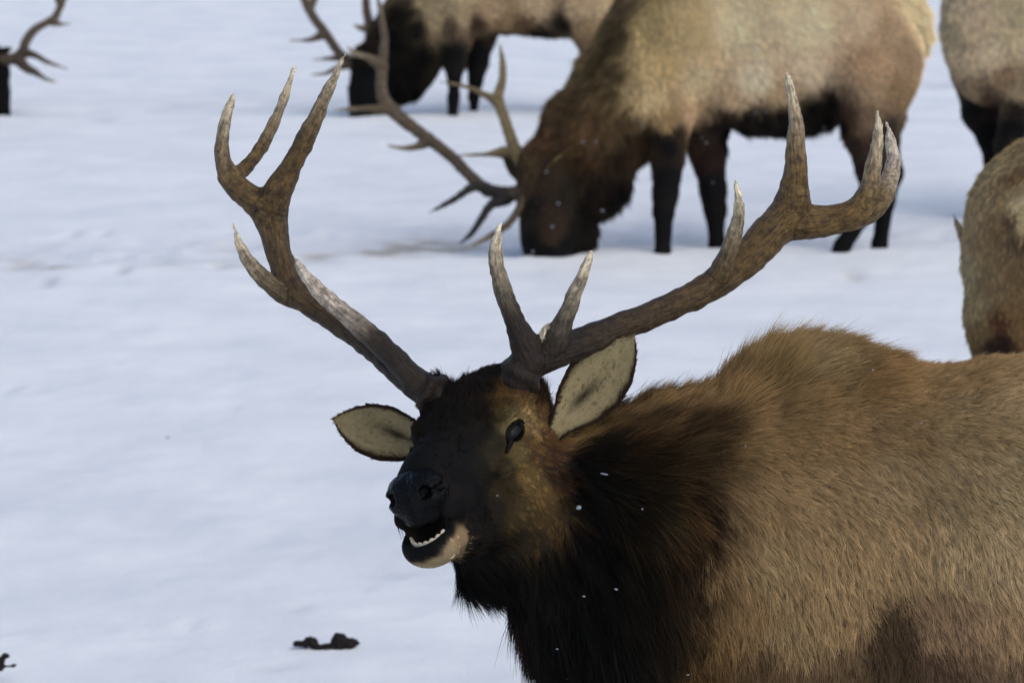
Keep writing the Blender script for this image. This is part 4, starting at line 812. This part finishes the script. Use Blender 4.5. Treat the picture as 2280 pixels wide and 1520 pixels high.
# ================================================================== small things on the snow and in the coats
def lump(name, view, spec, h, m, label, cat, group=None, disp=.0045, df=120):
    S = Sdf(view); S.k = 5 * view.px
    for p in spec: S.pell(*p)
    V, Fc = S.mesh(h, lambda X: disp * noise(X, df, 8) + disp * .5 * noise(X, df * 2.5, 9))
    o = mk_mesh(name, V, Fc, m); o['label'] = label; o['category'] = cat
    if group: o['group'] = group
    return o
dV = View(float((ground_pt(730, 1440) - CAM) @ FW))
lump('dung_pile', dV, [(672, 1433, 0, 20, 8, 10), (691, 1428, 0, 15, 12, 14), (712, 1442, 4, 18, 8, 14), (727, 1442, 4, 16, 10, 14), (755, 1430, 0, 19, 22, 18), (772, 1432, 0, 18, 14, 16), (788, 1430, 0, 14, 6, 8), (738, 1445, 4, 22, 9, 16)], .0035, M_DUNG, 'black two-lobed clump of dung on the snow below the foreground bull', 'dung', 'dung on the snow')
dV = View(float((ground_pt(5, 1485) - CAM) @ FW))
lump('dung_pile', dV, [(2, 1480, 0, 8, 14, 8), (12, 1459, 0, 10, 6, 7), (-8, 1478, 0, 10, 12, 9), (31, 1480, 0, 6, 3, 4), (18, 1482, 0, 14, 2.5, 4), (4, 1468, 0, 7, 8, 7)], .003, M_DUNG, 'small black dung crumbs at the lower left corner', 'dung', 'dung on the snow', .002)
lump('twig_crumb', View(float((ground_pt(372, 977) - CAM) @ FW)), [(372, 976, 0, 4, 3, 3), (375, 975, 0, 3, 1.8, 2)], .001, plain('bark', (.05, .04, .02), .8, .2), 'tiny dark crumb lying alone on the open snow left of the ear', 'crumb', None, .0006)
# snow flakes: on the coats and falling just in front of them
dg = bpy.context.evaluated_depsgraph_get()
fl = Sdf(View(6.0)); 
M_FLAKE2 = plain('grey_flake', (0.30, 0.33, 0.36), 0.6, 0.3, 0.002, 300, 0.05)  # greyer, duller flake colour
def flake_mesh(seed, M_FLAKE=M_FLAKE):
    r = random.Random(seed); S = Sdf(); S.k = .0012
    for _ in range(6): S.ell(np.array([r.uniform(-.5, .5), r.uniform(-.4, .4), r.uniform(-.35, .35)]) , (r.uniform(.25, .5),) * 3, None, .2)
    V, Fc = S.mesh(.11); me = mk_mesh('tmp', V, Fc, M_FLAKE); d = me.data; bpy.data.objects.remove(me); return d
FM = [flake_mesh(i) for i in range(4)] + [flake_mesh(i, M_FLAKE2) for i in range(4)]
def flakes(view, items, label, group, near, spots):
    for i, (u, v, su, sv) in enumerate(items):
        p = view(u, v); d = Vector(p - CAM).normalized()
        hit, loc, nrm, _, ob, _ = scene.ray_cast(dg, Vector(CAM), d)
        if not hit: loc = Vector(p)
        loc = loc - d * (near if near > .05 else near)
        o = bpy.data.objects.new('snowflake', FM[i % 4 + 4]); scene.collection.objects.link(o); o.location = loc
        dist = (loc - Vector(CAM)).length; o.scale = (su * dist / F * .6, su * dist / F * .6, sv * dist / F * .6)
        o.rotation_euler = (0, random.uniform(-.3, .3), random.uniform(0, 6))
        o['label'] = label + ' ' + spots[i]; o['category'] = 'snowflake'; o['group'] = group
flakes(V1, [(1290, 1132, 18, 15), (1345, 1055, 18, 6), (1107, 1103, 6, 4), (1430, 1133, 6, 4), (1373, 1312, 9, 7), (1300, 1327, 7, 7), (1172, 1423, 9, 4), (1240, 1444, 7, 4), (1262, 1511, 7, 4), (1530, 1502, 10, 5),
     (1590, 842, 7, 6), (1660, 992, 5, 4), (1944, 824, 8, 5), (1800, 1135, 5, 4), (2052, 942, 6, 5)], 'small snowflake', 'snowflakes by the foreground bull', .06, ['in front of the neck behind the jaw, largest of all', 'streaked over the upper mane below the ear', 'on the cheek under the eye', 'on the middle of the mane right of the jaw', 'low on the mane, upper right of two', 'low on the mane, lower left of two', 'near the bottom edge at the front of the dark neck', 'near the bottom edge, right of the streak on the dark neck', 'at the very bottom edge on the black neck',
    'at the bottom edge on the orange brown strip', 'on the neck ridge before the hump', 'on the shoulder below the hump', 'on the top of the hump', 'on the middle of the tan shoulder', 'on the tan back near the right edge'])
flakes(V2, [(1300, 317, 9, 4), (1327, 316, 5, 5), (1217, 383, 6, 6), (1243, 453, 7, 5), (1230, 505, 7, 6), (1587, 407, 5, 4), (1563, 307, 6, 5), (1573, 318, 6, 5), (1680, 253, 7, 3), (1705, 249, 7, 3), (1835, 285, 8, 4), (1187, 560, 6, 5), (1342, 470, 8, 6), (1433, 282, 5, 4), (1640, 52, 8, 4), (1680, 110, 10, 4), (1850, 108, 6, 4), (1925, 3, 8, 5)], 'white snowflake', 'snowflakes by the grazing bull', .07, ['on the neck of the grazing bull, left of a pair', 'on the neck of the grazing bull, right of a pair', 'beside the ear of the grazing bull', 'below the ear on the cheek of the grazing bull', 'on the muzzle of the grazing bull', 'on the far foreleg of the grazing bull', 'above the foreleg of the grazing bull, upper of two', 'above the foreleg of the grazing bull, lower of two', 'on the black belly, left of a pair', 'on the black belly, right of a pair', 'at the rear end of the black belly', 'at the very bottom of the muzzle in the snow', 'at the edge of the black throat', 'on the chest of the grazing bull',
    'high on the shoulder of the grazing bull', 'on the ribs of the grazing bull', 'on the flank before the thigh', 'at the top edge on the rump of the grazing bull'])
